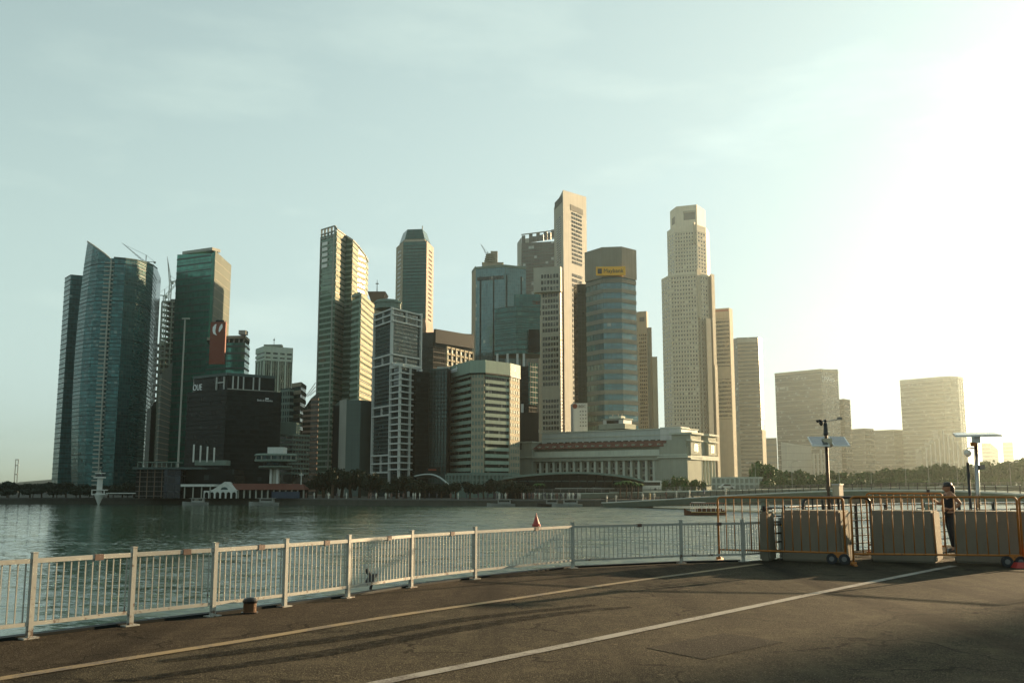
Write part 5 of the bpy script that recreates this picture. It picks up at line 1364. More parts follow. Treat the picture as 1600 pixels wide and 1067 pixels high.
a = at(286.5, 740, 331); mst = thing('white_mast', 'tall thin white mast with small crossarm in front of the dark block', 'mast', (at(285, 740, 331).x, 331, G))
x = at(289, 500, 331).x; m = MB(); m.tube([(x, 331, G), (x, 331, Zv(499, 331))], [.38, .26], 8); m.build('pole', M['offwhite'], mst)
m = MB(); m.box(x - .9, x + 1.5, 330.6, 331.4, Zv(499, 331), Zv(497, 331)); m.build('crossarm', M['offwhite'], mst)

# hills and far port crane
hm = MB(); pts = [(-40, 752), (10, 748), (40, 747), (60, 746), (75, 743), (95, 742), (130, 742), (200, 746), (260, 752)]
vs_ = []
for i, (u, v) in enumerate(pts):
    p = at(u, v, 1600); vs_ += [(p.x, 1600, G), (p.x, 1750, p.z), (p.x, 2100, G)]
fs = []
for i in range(len(pts) - 1):
    for j in (0, 1): fs.append((i * 3 + j, (i + 1) * 3 + j, (i + 1) * 3 + j + 1, i * 3 + j + 1))
hm.add(vs_, fs); structure(hm.build('hills', M['leaf_dark']))
pr = thing('port_crane', 'distant slender port gantry crane on the far left horizon', 'crane', (at(25, 750, 1300).x, 1300, G))
xa, xb = at(23.2, 740, 1300).x, at(27.2, 740, 1300).x
for x in (xa, xb):
    m = MB(); m.tube([(x, 1300, G), (x, 1300, Zv(718, 1300))], .55, 4); m.build('leg', M['concrete'], pr)
for v in (718, 727, 741):
    m = MB(); m.box(xa - .5, xb + .5, 1299.5, 1300.5, Zv(v, 1300) - .5, Zv(v, 1300) + .6); m.build('crossbeam', M['concrete'], pr)

# ------------------------------------------------------------------ trees
def make_crown(seed, n=900, leaf=.66, flat=.8):
    rnd = random.Random(seed); m = MB()
    lobes = [(Vector((rnd.uniform(-.6, .6), rnd.uniform(-.6, .6), rnd.uniform(-.35, .5) * flat)), rnd.uniform(.30, .55)) for _ in range(11)]
    for i in range(n):
        c, r = rnd.choice(lobes); d = Vector((rnd.gauss(0, 1), rnd.gauss(0, 1), rnd.gauss(0, 1))).normalized()
        p = c + Vector((d.x, d.y, d.z * flat)) * r * rnd.uniform(.65, 1.08)
        s = leaf * rnd.uniform(.10, .22)
        a = Vector((rnd.gauss(0, 1), rnd.gauss(0, 1), rnd.gauss(0, 1))).normalized(); b = a.cross(d)
        b = b.normalized() if b.length > .01 else Vector((0, 0, 1))
        q = [p + a * s, p + b * s * .8, p - a * s, p - b * s * .8 + d * s * .3]
        m.add(q, [(0, 1, 2, 3)])
    return m.mesh('crown')
CROWNS = [make_crown(s) for s in (1, 2, 3, 4)]
def trunk_mesh(seed):
    rnd = random.Random(seed); m = MB()
    m.tube([(0, 0, 0), (.03, .02, .35), (0, .02, .62)], [.055, .045, .03], 7)
    for k in range(4):
        w = k * 1.6 + rnd.random(); m.tube([(0, 0, .36 + .05 * k), (.2 * math.cos(w), .2 * math.sin(w), .62 + .04 * k)], [.03, .012], 5)
    return m.mesh('trunk')
TRUNKS = [trunk_mesh(s) for s in (1, 2)]
for mm_ in TRUNKS: mm_.materials.append(M['bark'])
CR2 = [c.copy() for c in CROWNS]
for c in CROWNS: c.materials.append(M['leaf'])
for c in CR2: c.materials.append(M['leaf_dark'])
def tree(name, label, u, vtop, D, w, dark=False, group=None, i=0, z0=G):
    p = at(u, 760, D); hgt = Zv(vtop, D) - z0; r = w * D / F / 2
    root = thing(name, label, 'tree', (p.x, D, z0), group)
    root.rotation_euler.z = i * 2.1
    tr = place_copy(TRUNKS[i % 2], 'trunk', root, (0, 0, 0)); tr.scale = (hgt, hgt, hgt)
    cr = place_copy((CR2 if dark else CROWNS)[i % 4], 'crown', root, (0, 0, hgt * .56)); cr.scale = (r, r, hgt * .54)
    return root
rnd = random.Random(5)
k = 0
ORD = ['first', 'second', 'third', 'fourth', 'fifth', 'sixth', 'seventh', 'eighth', 'ninth', 'tenth', 'eleventh', 'twelfth', 'thirteenth', 'fourteenth', 'fifteenth']
def ordl(j, n): return 'rightmost ' if j == n - 1 else 'leftmost ' if j == 0 else ORD[j] + ' from left, '
def grove(lab, us, vt, D, w, dark, grp, jit=4):
    global k
    n = len(us)
    for j, u in enumerate(us):
        v = vt[j] if isinstance(vt, (list, tuple)) else vt + rnd.uniform(-jit, jit)
        tree('shore_tree', ordl(j, n) + lab, u, v, D + rnd.uniform(-6, 6), w * rnd.uniform(.85, 1.2), dark, grp, k); k += 1
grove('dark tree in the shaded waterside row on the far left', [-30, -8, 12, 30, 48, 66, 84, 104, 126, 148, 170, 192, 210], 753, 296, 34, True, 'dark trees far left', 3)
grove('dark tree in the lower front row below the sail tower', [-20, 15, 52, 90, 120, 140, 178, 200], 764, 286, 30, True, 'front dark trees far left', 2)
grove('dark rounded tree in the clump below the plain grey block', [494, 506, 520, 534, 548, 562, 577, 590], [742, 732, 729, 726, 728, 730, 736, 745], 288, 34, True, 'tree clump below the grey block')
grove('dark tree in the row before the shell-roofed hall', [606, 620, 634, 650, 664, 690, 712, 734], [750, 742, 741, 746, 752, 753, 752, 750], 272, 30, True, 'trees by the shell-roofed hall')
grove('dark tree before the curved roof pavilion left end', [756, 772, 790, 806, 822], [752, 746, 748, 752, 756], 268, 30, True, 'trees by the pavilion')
grove('green tree by the bridge end next to the low arcade', [1186, 1196], [718, 722], 312, 38, False, 'trees by the low arcade')
grove('mid green tree in the belt below the bronze tower', [1212, 1228, 1243, 1258, 1274, 1291, 1308, 1326, 1343], [728, 733, 731, 736, 738, 734, 733, 735, 733], 330, 36, False, 'tree belt below the bronze tower')
grove('green tree in the belt below the rounded tower', [1360, 1380, 1399, 1418, 1437, 1456, 1474, 1492, 1510, 1528], [733, 731, 728, 728, 724, 722, 721, 723, 726, 722], 340, 42, False, 'tree belt below the rounded tower')
grove('green tree in the tall belt at the far right edge', [1546, 1562, 1580, 1598, 1616, 1634], [717, 716, 714, 713, 712, 714], 345, 44, False, 'tall tree belt at the far right')
grove('low bush along the bridge approach under the tree belt', [1200, 1222, 1246, 1270, 1296, 1322, 1350, 1378, 1406, 1434, 1462, 1490, 1518, 1546, 1574, 1602], 744, 308, 30, False, 'bushes along the bridge', 2)
grove('small clipped tree before the hotel colonnade', [1042, 1056, 1068, 1082, 1096], [745, 741, 743, 746, 747], 300, 16, False, 'small trees by the hotel')
# palms
def palm(label, u, vt, D, i):
    p = at(u, 760, D); h = Zv(vt, D) - G; root = thing('palm_tree', label, 'palm tree', (p.x, D, G), 'palms by the pavilion'); rr = random.Random(i)
    o = Vector((p.x, D, G)); m = MB(); m.tube([o, o + Vector((.2, 0, h * .5)), o + Vector((.1, 0, h * .8))], [.22, .16, .13], 7); m.build('trunk', M['bark'], root)
    m = MB(); c = o + Vector((.1, 0, h * .8))
    for k_ in range(12):
        w = k_ * 2 * math.pi / 12 + rr.random() * .3; d = Vector((math.cos(w), math.sin(w), 0)); L = h * .42
        pr_ = None
        for s in range(5):
            t = s / 4; q = c + d * L * t + Vector((0, 0, L * (.55 * t - .85 * t * t))); wd = .5 * math.sin(math.pi * min(1, t + .12)) + .04; sd = Vector((-d.y, d.x, -.3)) * wd
            cur = (q + sd, q, q - Vector((-d.y, d.x, .3)) * wd)
            if pr_: m.add([pr_[0], pr_[1], cur[1], cur[0]], [(0, 1, 2, 3)]); m.add([pr_[1], pr_[2], cur[2], cur[1]], [(0, 1, 2, 3)])
            pr_ = cur
    m.build('crown', M['leaf'], root)
for i, (u, v) in enumerate(((842, 750), (968, 748), (978, 745), (986, 747), (996, 750))):
    palm(('single palm at the left of the curved roof pavilion', 'palm first of four at pavilion right end', 'tallest palm second of four at pavilion right end', 'palm third of four at pavilion right end', 'palm last of four at pavilion right end')[i], u, v, 268, i)

# ------------------------------------------------------------------ bridges
def deck(name, label, P, wdt, th, mat, edge_mat, rail_mat, posts, cat='bridge', rail_h=1.0, nrails=3, edge_h=.22, post_every=2.2):
    pts = smooth_path(P, 5); root = thing(name, label, cat, pts[len(pts) // 2])
    n = len(pts); m = MB(); nr = []
    for i in range(n):
        t = (pts[min(i + 1, n - 1)] - pts[max(i - 1, 0)]); t.z = 0; t.normalize(); nr.append(Vector((t.y, -t.x, 0)))
    for i in range(n - 1):
        q = []
        for j in (i, i + 1):
            a, nn_ = pts[j], nr[j]
            q.append((a - Vector((0, 0, edge_h)), a - Vector((0, 0, th)) - nn_ * 1.0, a - nn_ * wdt - Vector((0, 0, th)), a - nn_ * wdt))
        m.add([q[0][0], q[1][0], q[1][1], q[0][1], q[0][2], q[1][2], q[1][3], q[0][3]], [(0, 3, 2, 1), (3, 4, 5, 2), (4, 7, 6, 5), (0, 1, 6, 7)])
    m.build('girder', mat, root)
    m = MB()
    for i in range(n - 1):
        a, b, na_, nb_ = pts[i], pts[i + 1], nr[i], nr[i + 1]; e = Vector((0, 0, edge_h))
        m.add([a - e + na_ * .12, b - e + nb_ * .12, b + nb_ * .12, a + na_ * .12, a - na_ * .5, b - nb_ * .5], [(0, 1, 2, 3), (3, 2, 5, 4)])
    m.build('edge_strip', edge_mat, root)
    for k_ in range(1, nrails + 1):
        m = MB(); m.tube([p + Vector((0, 0, rail_h * k_ / nrails)) for p in pts], .035, 4); m.build('rail', rail_mat, root)
    acc = 0; m = MB(); m.box(-.05, .05, -.05, .05, 0, rail_h + .06); me = m.mesh('rail_post'); me.materials.append(rail_mat); org = root.location
    for i in range(n - 1):
        L = (pts[i + 1] - pts[i]).length; s = acc
        while s < L:
            place_copy(me, 'rail_post', root, pts[i] + (pts[i + 1] - pts[i]) * (s / L) - org); s += post_every
        acc = s - L
    return root, pts
br1, JP = deck('footbridge', 'low curved pale-edged footbridge sweeping over the water at right', [at(u, v, D) for u, v, D in ((940, 784.5, 246), (1000, 781.5, 236), (1060, 778, 225), (1160, 772, 205), (1293, 766, 180), (1400, 764.6, 165), (1500, 766, 150), (1600, 771, 138), (1720, 778, 128))],
             6, 1.45, M['greengrey'], M['white'], M['darksteel'], 0)
for i, (u, D) in enumerate(((1200, 200), (1460, 158))):
    p = at(u, 780, D); m = MB(); m.lathe((p.x, p.y + 2.5), [(.9, WL - 1), (.8, Zv(772, D)), (1.3, Zv(770, D) - .6)], 12); m.build('pier', M['greengrey'], br1)
br2, EP = deck('road_bridge', 'long level road bridge behind the footbridge carrying traffic and lamps', [at(u, v, D) for u, v, D in ((836, 770.5, 262), (900, 770, 266), (960, 769, 270), (1100, 766.5, 278), (1250, 763.5, 284), (1400, 761, 288), (1600, 758.5, 292), (1760, 757, 296))],
             14, 1.5, M['fullerton'], M['full_light'], M['concrete'], 0, rail_h=1.1, nrails=3, post_every=2.4)
for u, D in ((960, 272), (1060, 277), (1180, 283), (1320, 288), (1480, 291)):
    p = at(u, 775, D); m = MB(); m.box(p.x - 1.2, p.x + 1.2, D + 1, D + 11, WL - 1, Zv(768, D)); m.build('pier', M['fullerton'], br2)
# lamps on the road bridge
def lamp(label, u, D, h, z, flip):
    p = at(u, 760, D); root = thing('street_lamp', label, 'street lamp', (p.x, D, z), 'lamps along the road bridge')
    o = Vector((p.x, D, z)); m = MB(); m.tube([o, o + Vector((0, 0, h))], [.09, .05], 6); m.build('pole', M['offwhite'], root)
    m = MB(); m.tube([o + Vector((0, 0, h)), o + Vector((flip * .8, 0, h + .5)), o + Vector((flip * 1.9, 0, h + .6))], .07, 5); m.build('arm', M['offwhite'], root)
    e = o + Vector((flip * 1.9, 0, h + .52)); m = MB(); m.box(e.x - .1 if flip > 0 else e.x - .7, e.x + .7 if flip > 0 else e.x + .1, e.y - .15, e.y + .15, e.z - .07, e.z + .1); m.build('lamp_head', M['lampglass'], root)
lam = ['by the green tree at the low arcade', 'above the white low block', 'above the entrance columns', 'right of the bronze tower', 'above the wide hazy block', 'below the fin-roofed hall', 'below the rounded tower corner', 'nearest the right picture edge']
for i, u in enumerate((1181, 1238, 1312, 1362, 1416, 1452, 1497, 1580)):
    lamp('pale bridge street lamp ' + lam[i], u, 286 + i, 6.6 + (i % 3) * .4, Zv(762, 287), 1 if i % 2 else -1)
# vehicles on the bridge
def vehicle(name, label, cat, u, v, D, L, hh, mat, bus=False):
    p = at(u, v, D); root = thing(name, label, cat, (p.x, D + 3, p.z)); x, y, z = p.x, D + 3, p.z
    w = 1.8 if not bus else 2.4
    if bus:
        prof = [(0, .35), (L, .35), (L, hh * .95), (L - .2, hh), (.25, hh), (0, hh * .9)]
    else:
        prof = [(0, .3), (L, .3), (L, .75), (L - .1, .88), (L * .82, .95), (L * .70, hh), (L * .32, hh), (L * .16, .92), (0, .82)]
    m = MB(); n = len(prof); m.add([(x + a - L / 2, y, z + b) for a, b in prof] + [(x + a - L / 2, y + w, z + b) for a, b in prof], [tuple(range(n)), tuple(range(2 * n - 1, n - 1, -1))] + [((i + 1) % n, i, n + i, n + (i + 1) % n) for i in range(n)]); m.build('body', mat, root)
    m = MB()
    if bus: m.box(x - L / 2 + .3, x + L / 2 - .3, y - .03, y, z + hh * .5, z + hh * .85)
    else: m.add([(x - L * .3, y - .02, z + .95), (x + L * .28, y - .02, z + .95), (x + L * .18, y - .02, z + hh - .08), (x - L * .16, y - .02, z + hh - .08)], [(0, 1, 2, 3)])
    m.build('window', M['g_win'], root)
    for s in (.2, .8):
        m = MB(); c = Vector((x - L / 2 + L * s, y - .05, z + .33)); m.tube([c, c + Vector((0, .25, 0))], .33, 12); m.build('wheel', M['rubber'], root)
vehicle('bus', 'white coach on the bridge approach before the hotel', 'bus', 1012, 766, 277, 8.5, 2.7, M['white'], True)
vehicle('parked_car', 'white car on the road bridge right of the coach', 'car', 1140, 764, 281, 4.4, 1.45, M['white'])
vehicle('parked_van', 'grey van on the bridge approach left of the coach', 'van', 985, 767, 276, 4.8, 1.9, M['alu'], True)
vehicle('taxi_car', 'dark car on the bridge above the pavilion right end', 'car', 934, 768.5, 269, 4.4, 1.45, M['black'])

# ------------------------------------------------------------------ people far away
def small_person(seed):
    rr = random.Random(seed); m = MB(); h = 1.68
    m.tube([(.0, .0, 1.42), (0, 0, 1.12), (.02, 0, .88)], [.20, .17, .19], 8)
    for s in (-1, 1):
        st = rr.uniform(-.12, .12) * s
        m.tube([(s * .09, 0, .9), (s * .10, st * .5, .48), (s * .10, st, .05)], [.10, .07, .05], 6)
        m.tube([(s * .22, 0, 1.40), (s * .27, .03, 1.12), (s * .25, -.06, .88)], [.06, .05, .04], 5)
    m.tube([(0, 0, 1.42), (0, 0, 1.5)], [.07, .06], 6)
    m.lathe((0, 0), [(.05, 1.46), (.10, 1.52), (.11, 1.60), (.08, 1.67), (.02, 1.70)], 8)
    return m.mesh('person')
PM = []
for i, c in enumerate(((.6, .58, .5), (.05, .05, .06), (.16, .09, .07), (.08, .12, .2), (.5, .4, .2))):
    me = small_person(i); me.materials.append(plain('far_clothes_%d' % i, c, .8)); PM.append(me)
rr = random.Random(3)
posn = ['at the left end of the footbridge', 'second along the footbridge left end', 'third along the footbridge', 'alone below the corner belfry', 'left of a walking pair below the belfry', 'right of a walking pair below the belfry', 'below the low arcade left', 'below the low arcade centre', 'below the low arcade right', 'below the bridge-end tree', 'near the footbridge pier']
for i, tpos in enumerate((.03, .06, .10, .14, .165, .18, .22, .25, .28, .31, .35)):
    idx = tpos * (len(JP) - 1); j = int(idx); p = JP[j].lerp(JP[j + 1], idx - j)
    o = bpy.data.objects.new('person', PM[(0, 0, 1, 0, 4, 0, 2, 0, 0, 3, 0)[i]]); C.objects.link(o); o.location = p + Vector((-.2, 1.2, -.1)); o.rotation_euler.z = rr.uniform(0, 6)
    tag(o, 'tiny distant person walking ' + posn[i], 'person', 'people on the footbridge')
cm_ = [MB() for _ in range(3)]
verts0 = [[tuple(v.co) for v in me.vertices] for me in PM[:3]]; faces0 = [[tuple(p.vertices) for p in me.polygons] for me in PM[:3]]
for i in range(90):
    u = rr.uniform(772, 905) if i < 60 else rr.uniform(480, 770); D = 254 + rr.uniform(.5, 6) + (12 if u < 560 else 0); q = i % 3
    x = (u - 800) / F * D * 1.0; w = rr.uniform(0, 6); cs, sn = math.cos(w), math.sin(w)
    cm_[q].add([(x + a * cs - b * sn, D + a * sn + b * cs, G + c) for a, b, c in verts0[q]], faces0[q])
for q in range(3):
    o = cm_[q].build('crowd', PM[q].materials[0]); o['kind'] = 'stuff'; tag(o, ('crowd in pale clothes', 'crowd in dark clothes', 'crowd in red clothes')[q] + ' along the far quay', 'crowd')

# ------------------------------------------------------------------ boats and buoy
def bumboat():
    c = at(1101, 804, 168); z = WL; D = gnd(1101, 804.5, WL).y; x0, x1 = gnd(1069, 804.5, WL).x, gnd(1134, 804.5, WL).x; L = x1 - x0
    root = thing('river_boat', 'dark wooden river boat with canopy moored below the footbridge', 'boat', ((x0 + x1) / 2, D, WL))
    st = [(0, .15, 1.15), (.06, .7, .85), (.2, 1.15, .62), (.5, 1.3, .55), (.8, 1.2, .62), (.95, .9, .8), (1, .6, .95)]
    m = MB(); vs_ = []
    for t, w, zt in st:
        x = x0 + L * t; vs_ += [(x, D - w, z + zt), (x, D - w * .7, z - .2), (x, D + w * .7, z - .2), (x, D + w, z + zt)]
    fs = []
    for i in range(len(st) - 1):
        for j in range(3): fs.append((i * 4 + j, i * 4 + j + 1, (i + 1) * 4 + j + 1, (i + 1) * 4 + j))
        fs.append((i * 4 + 3, i * 4, (i + 1) * 4, (i + 1) * 4 + 3))
    e = (len(st) - 1) * 4; fs += [(0, 3, 2, 1), (e, e + 1, e + 2, e + 3)]
    m.add(vs_, fs); m.build('hull', M['wood'], root)
    m = MB(); m.box(x0 + L * .14, x0 + L * .98, D - 1.32, D - 1.22, z + .48, z + .62); m.build('rubbing_strake', plain('boat_stripe', (.5, .3, .1), .5), root)
    m = MB(); m.box(x0 + L * .16, x0 + L * .97, D - 1.25, D + 1.25, z + 1.95, z + 2.12); m.build('canopy', M['redtile'], root)
    for k_ in range(8):
        x = x0 + L * (.18 + .11 * k_)
        for s in (-1.1, 1.1):
            m = MB(); m.tube([(x, D + s, z + .5), (x, D + s, z + 1.95)], .05, 5); m.build('canopy_post', M['white'], root)
    m = MB(); m.box(x0 + L * .3, x0 + L * .9, D - .7, D + .7, z + .5, z + 1.15); m.build('bench', M['wood'], root)
    m = MB(); m.box(x0 + L * .2, x0 + L * .5, D - 1.1, D + 1.1, z + 2.13, z + 2.2); m.build('canopy_sheet', M['white'], root)
bumboat()
def small_boat(label, u, D, L, mat):
    x = at(u, 785, D).x; z = WL; root = thing('moored_boat', label, 'boat', (x, D, z)); st = [(0, .1, .95), (.15, .8, .8), (.5, 1.1, .7), (1, .95, .7)]
    m = MB(); vs_ = []
    for t, w, zt in st: vs_ += [(x - L / 2 + L * t, D - w, z + zt), (x - L / 2 + L * t, D - w * .6, z - .2), (x - L / 2 + L * t, D + w * .6, z - .2), (x - L / 2 + L * t, D + w, z + zt)]
    fs = []
    for i in range(3):
        for j in range(3): fs.append((i * 4 + j, i * 4 + j + 1, (i + 1) * 4 + j + 1, (i + 1) * 4 + j))
        fs.append((i * 4 + 3, i * 4, (i + 1) * 4, (i + 1) * 4 + 3))
    m.add(vs_, fs + [(0, 3, 2, 1), (12, 13, 14, 15)]); m.build('hull', mat, root)
    m = MB(); m.box(x - L * .12, x + L * .34, D - .75, D + .75, z + .7, z + 1.75); m.build('cabin', M['boatgrey'], root)
    m = MB(); m.box(x - L * .08, x + L * .30, D - .78, D - .75, z + 1.15, z + 1.6); m.build('window', M['g_win'], root)
    m = MB(); m.box(x - L * .2, x + L * .38, D - .9, D + .9, z + 1.76, z + 1.86); m.build('cabin_roof', M['boatgrey'], root)
small_boat('white boat at the quay below the pavilion left end', 783, 250, 7, M['boatgrey'])
small_boat('small dark boat at the quay below the pavilion', 858, 248, 6, M['black'])
small_boat('white launch moored at the quay right of the dark boat', 886, 247, 7.5, M['boatgrey'])
small_boat('white launch moored below the gabled pier hall', 412, 272, 8, M['boatgrey'])
small_boat('small white boat moored below the footbridge left end', 1005, 240, 4.5, M['boatgrey'])
small_boat('small pale boat moored before the white canopy', 305, 274, 7, M['boatgrey'])
g = gnd(838, 822, WL); root = thing('channel_buoy', 'red conical channel buoy floating beyond the white railing', 'buoy', g)
m = MB(); m.lathe((g.x, g.y), [(.50, WL - .2), (.54, WL + .2), (.42, WL + .35), (.12, WL + 1.2), (.09, WL + 1.4)], 14); m.build('float', M['cone_red'], root, smooth=False)
m = MB(); m.tube([(g.x, g.y, WL + 1.4), (g.x, g.y, WL + 1.65)], .05, 5); m.build('topmark', M['cone_red'], root)

# ------------------------------------------------------------------ the white railing
def railing():
    root = thing('white_railing', 'white metal railing with balusters along the near water edge', 'railing', feet[4])
    P = [p_first] + feet + [Vector((4.72, 20.75, 0)), Vector((5.75, 21.7, 0))]
    hgt = .80
    bz0, bz1 = .168, hgt - .05
    bm_ = MB(); bm_.box(-.006, .006, -.006, .006, bz0, bz1); bme = bm_.mesh('baluster'); bme.materials.append(M['railing'])
    pm_ = MB(); pm_.box(-.026, .026, -.026, .026, .012, hgt + .05); pm_.box(-.030, .030, -.030, .030, hgt + .05, hgt + .06); pme = pm_.mesh('post'); pme.materials.append(M['railing'])
    fm_ = MB(); fm_.box(-.085, .085, -.06, .06, 0.005, .018); fme = fm_.mesh('base_plate'); fme.materials.append(M['railing'])
    for i, p in enumerate(P):
        d = (P[min(i + 1, len(P) - 1)] - P[max(i - 1, 0)]).normalized(); rz = math.atan2(d.y, d.x)
        po = place_copy(pme, 'post', root, p - root.location); po.rotation_euler.z = rz
        fo = place_copy(fme, 'base_plate', po, (0, 0, 0))
    for i in range(len(P) - 1):
        a, b = P[i], P[i + 1]; d = (b - a); L = d.length; d.normalize(); fr = Fr(a, b)
        m = MB(); fr.box(m, .03, L - .03, -.02, .02, hgt - .05, hgt - .004); tr = m.build('top_rail', M['railing'], root)
        m = MB(); fr.box(m, .03, L - .03, -.018, .018, .130, .168); m.build('bottom_rail', M['railing'], root)
        m = MB(); fr.box(m, L * .58, L * .58 + .10, -.026, .026, hgt - .062, hgt); m.build('rail_sleeve', plain('rusty_sleeve', (.09, .05, .035), .7), root)
        nb_ = max(12, int(L / .078)) if L < 2 else int(L / .10)
        for k_ in range(1, nb_):
            o = place_copy(bme, 'baluster', root, a + d * (L * k_ / nb_) - root.location); o.rotation_euler.z = math.atan2(d.y, d.x)
railing()

# bollards
def bollard():
    g = gnd(390, 958); root = thing('mooring_bollard', 'short round brown bollard with domed cap at the railing foot', 'bollard', g); c = (g.x, g.y)
    m = MB(); m.lathe(c, [(.085, 0), (.085, .02), (.078, .03), (.078, .125)], 18); m.build('body', stone('bollard_rust', (.10, .055, .03), .6, .4, 8), root)
    m = MB(); m.lathe(c, [(.088, .126), (.09, .15), (.075, .175), (.04, .19), (.01, .195)], 18); m.build('cap', M['darksteel'], root)
    m = MB(); m.lathe(c, [(.10, .004), (.10, .018)], 18); m.build('base_flange', M['darksteel'], root)
bollard()
def cleat():
    g = gnd(578, 921); root = thing('mooring_lamp', 'small black floodlight on a tilted bracket behind the railing', 'floodlight', g)
    b = Vector(g)
    m = MB(); m.tube([b + Vector((0, .05, 0)), b + Vector((0.02, .05, .10))], .022, 8); m.build('stem', M['black'], root)
    m = MB(); m.frustum([(b.x - .085, b.y - .03), (b.x + .05, b.y - .03), (b.x + .05, b.y + .11), (b.x - .085, b.y + .11)], [(b.x - .02, b.y), (b.x + .10, b.y), (b.x + .10, b.y + .1), (b.x - .02, b.y + .1)], .09, .23); m.build('housing', M['black'], root)
    m = MB(); m.tube([b + Vector((-.02, .04, .22)), b + Vector((-.07, .04, .30))], .03, 8); m.build('visor', M['black'], root)
cleat()

# ------------------------------------------------------------------ concrete blocks
def con_block(label, bl, br, hgt, dep_):
    a, b = Vector(bl), Vector(br); fr = Fr(a, b); L = fr.L
    root = thing('concrete_block', label, 'concrete block', (a + b) / 2, 'concrete blocks across the road')
    bm2 = bmesh.new()
    vs_ = [bm2.verts.new(p - root.location) for p in (fr.pt(0, 0, 0), fr.pt(L, 0, 0), fr.pt(L, -dep_, 0), fr.pt(0, -dep_, 0), fr.pt(.02, -.02, hgt), fr.pt(L - .02, -.02, hgt), fr.pt(L - .02, -dep_ + .02, hgt), fr.pt(.02, -dep_ + .02, hgt))]
    for f in [(0, 3, 2, 1), (4, 5, 6, 7), (0, 1, 5, 4), (1, 2, 6, 5), (2, 3, 7, 6), (3, 0, 4, 7)]: bm2.faces.new([vs_[i] for i in f])
    bmesh.ops.bevel(bm2, geom=list(bm2.edges), offset=.035, segments=2, affect='EDGES')
    me = bpy.data.meshes.new('block'); bm2.to_mesh(me); bm2.free(); me.materials.append(M['block'])
    o = bpy.data.objects.new('block', me); C.objects.link(o); o.parent = root
    for s in (.25, .75):
        m = MB(); c = fr.pt(L * s, -dep_ / 2, hgt); t = Vector((fr.d.x, fr.d.y, 0)) * .07
        m.tube([c - t - Vector((0, 0, .02)), c - t + Vector((0, 0, .05)), c + t + Vector((0, 0, .05)), c + t - Vector((0, 0, .02))], .012, 6); m.build('lifting_loop', M['darksteel'], root)
    return fr
M['block'] = stone('cast_concrete', (.17, .155, .118), .9, .16, 2.2, .05, bump=.35, bscale=30)
YAW = R(30)
def blk(label, u, v, w, hgt=1.03, d=.62, yaw=YAW):
    a = gnd(u, v); b = a + Vector((math.cos(yaw), -math.sin(yaw), 0)) * w; con_block(label, a, b, hgt, d)
blk('concrete block farthest left, behind the first orange barrier', 1221, 875.5, 1.24, d=1.05)
blk('middle concrete block of the three across the road', 1361, 876.5, 1.25, d=1.1)
blk('concrete block at the right picture edge beside the person', 1492, 879, 1.5, d=.85)
blk('low concrete block seen end-on left of the three blocks', 1187, 876, .22, 1.0, .5)

# ------------------------------------------------------------------ orange barriers
def barrier(label, a, b, hgt, nb_, wheels=True, foot=True):
    a, b = Vector(a), Vector(b); fr = Fr(a, b); L = fr.L; r = .021
    root = thing('crowd_barrier', label, 'barrier', (a + b) / 2, 'orange crowd barriers')
    zb = .22; c = .07
    path = [fr.pt(0, 0, 0.02), fr.pt(0, 0, hgt - c)] + [fr.pt(c - c * math.cos(w), 0, hgt - c + c * math.sin(w)) for w in (R(30), R(60), R(90))]
    path += [fr.pt(L - c + c * math.sin(w), 0, hgt - c + c * math.cos(w)) for w in (0, R(30), R(60), R(90))] + [fr.pt(L, 0, zb)]
    m = MB(); m.tube(path, r, 8); m.build('frame', M['orange'], root, smooth=True)
    m = MB(); m.tube([fr.pt(0, 0, zb), fr.pt(L, 0, zb)], r * .9, 8); m.build('bottom_rail', M['orange'], root, smooth=True)
    for k_ in range(1, nb_):
        m = MB(); m.tube([fr.pt(L * k_ / nb_, 0, zb), fr.pt(L * k_ / nb_, 0, hgt)], .0105, 6); m.build('bar', M['orange'], root, smooth=True)
    if foot:
        m = MB(); fr.box(m, -.03, .03, -.24, .24, .0, .028); fr.box(m, -.05, .05, -.06, .06, .028, .07); m.build('foot', M['orange'], root)
    if wheels:
        m = MB(); fr.box(m, L - .22, L + .02, -.05, .05, .13, zb + .02); m.build('wheel_bracket', M['orange'], root)
        for s in (-.26, -.02):
            c0 = fr.pt(L + s, 0.02, .105); nn_ = Vector((fr.n.x, fr.n.y, 0))
            m = MB(); m.tube([c0 - nn_ * .03, c0 + nn_ * .045], .105, 18); w_ = m.build('wheel', M['rubber'], root)
            m = MB(); m.tube([c0 + nn_ * .03, c0 + nn_ * .055], .05, 12); m.build('hub', M['hub'], w_)
    return root
barrier('orange crowd barrier overlapping the white railing end', gnd(1124, 875), gnd(1322, 881.5), 1.30, 15)
barrier('orange crowd barrier before the middle and right blocks', gnd(1334, 883), gnd(1596, 886), 1.32, 16)
barrier('orange crowd barrier cut off by the right picture edge', gnd(1600, 886), gnd(1830, 896), 1.32, 16)
a = gnd(1358, 866); b = gnd(1478, 869); barrier('yellower barrier with rounded corner standing behind the middle block', a, b, 1.37, 11, False)

# red wheel stop peeking in at the right edge
g = gnd(1594, 887); root = thing('red_marker_block', 'small red plastic marker block on the road at the right picture edge', 'marker block', g)
m = MB(); m.frustum([(g.x - .12, g.y - .1), (g.x + .4, g.y - .1), (g.x + .4, g.y + .15), (g.x - .12, g.y + .15)], [(g.x - .06, g.y - .05), (g.x + .4, g.y - .05), (g.x + .4, g.y + .1), (g.x - .06, g.y + .1)], 0.002, .10); m.build('foot', M['cone_red'], root)
m = MB(); m.tube([(g.x + .15, g.y + .02, .1), (g.x + .15, g.y + .02, .35)], .03, 8); m.build('stub', M['cone_red'], root)

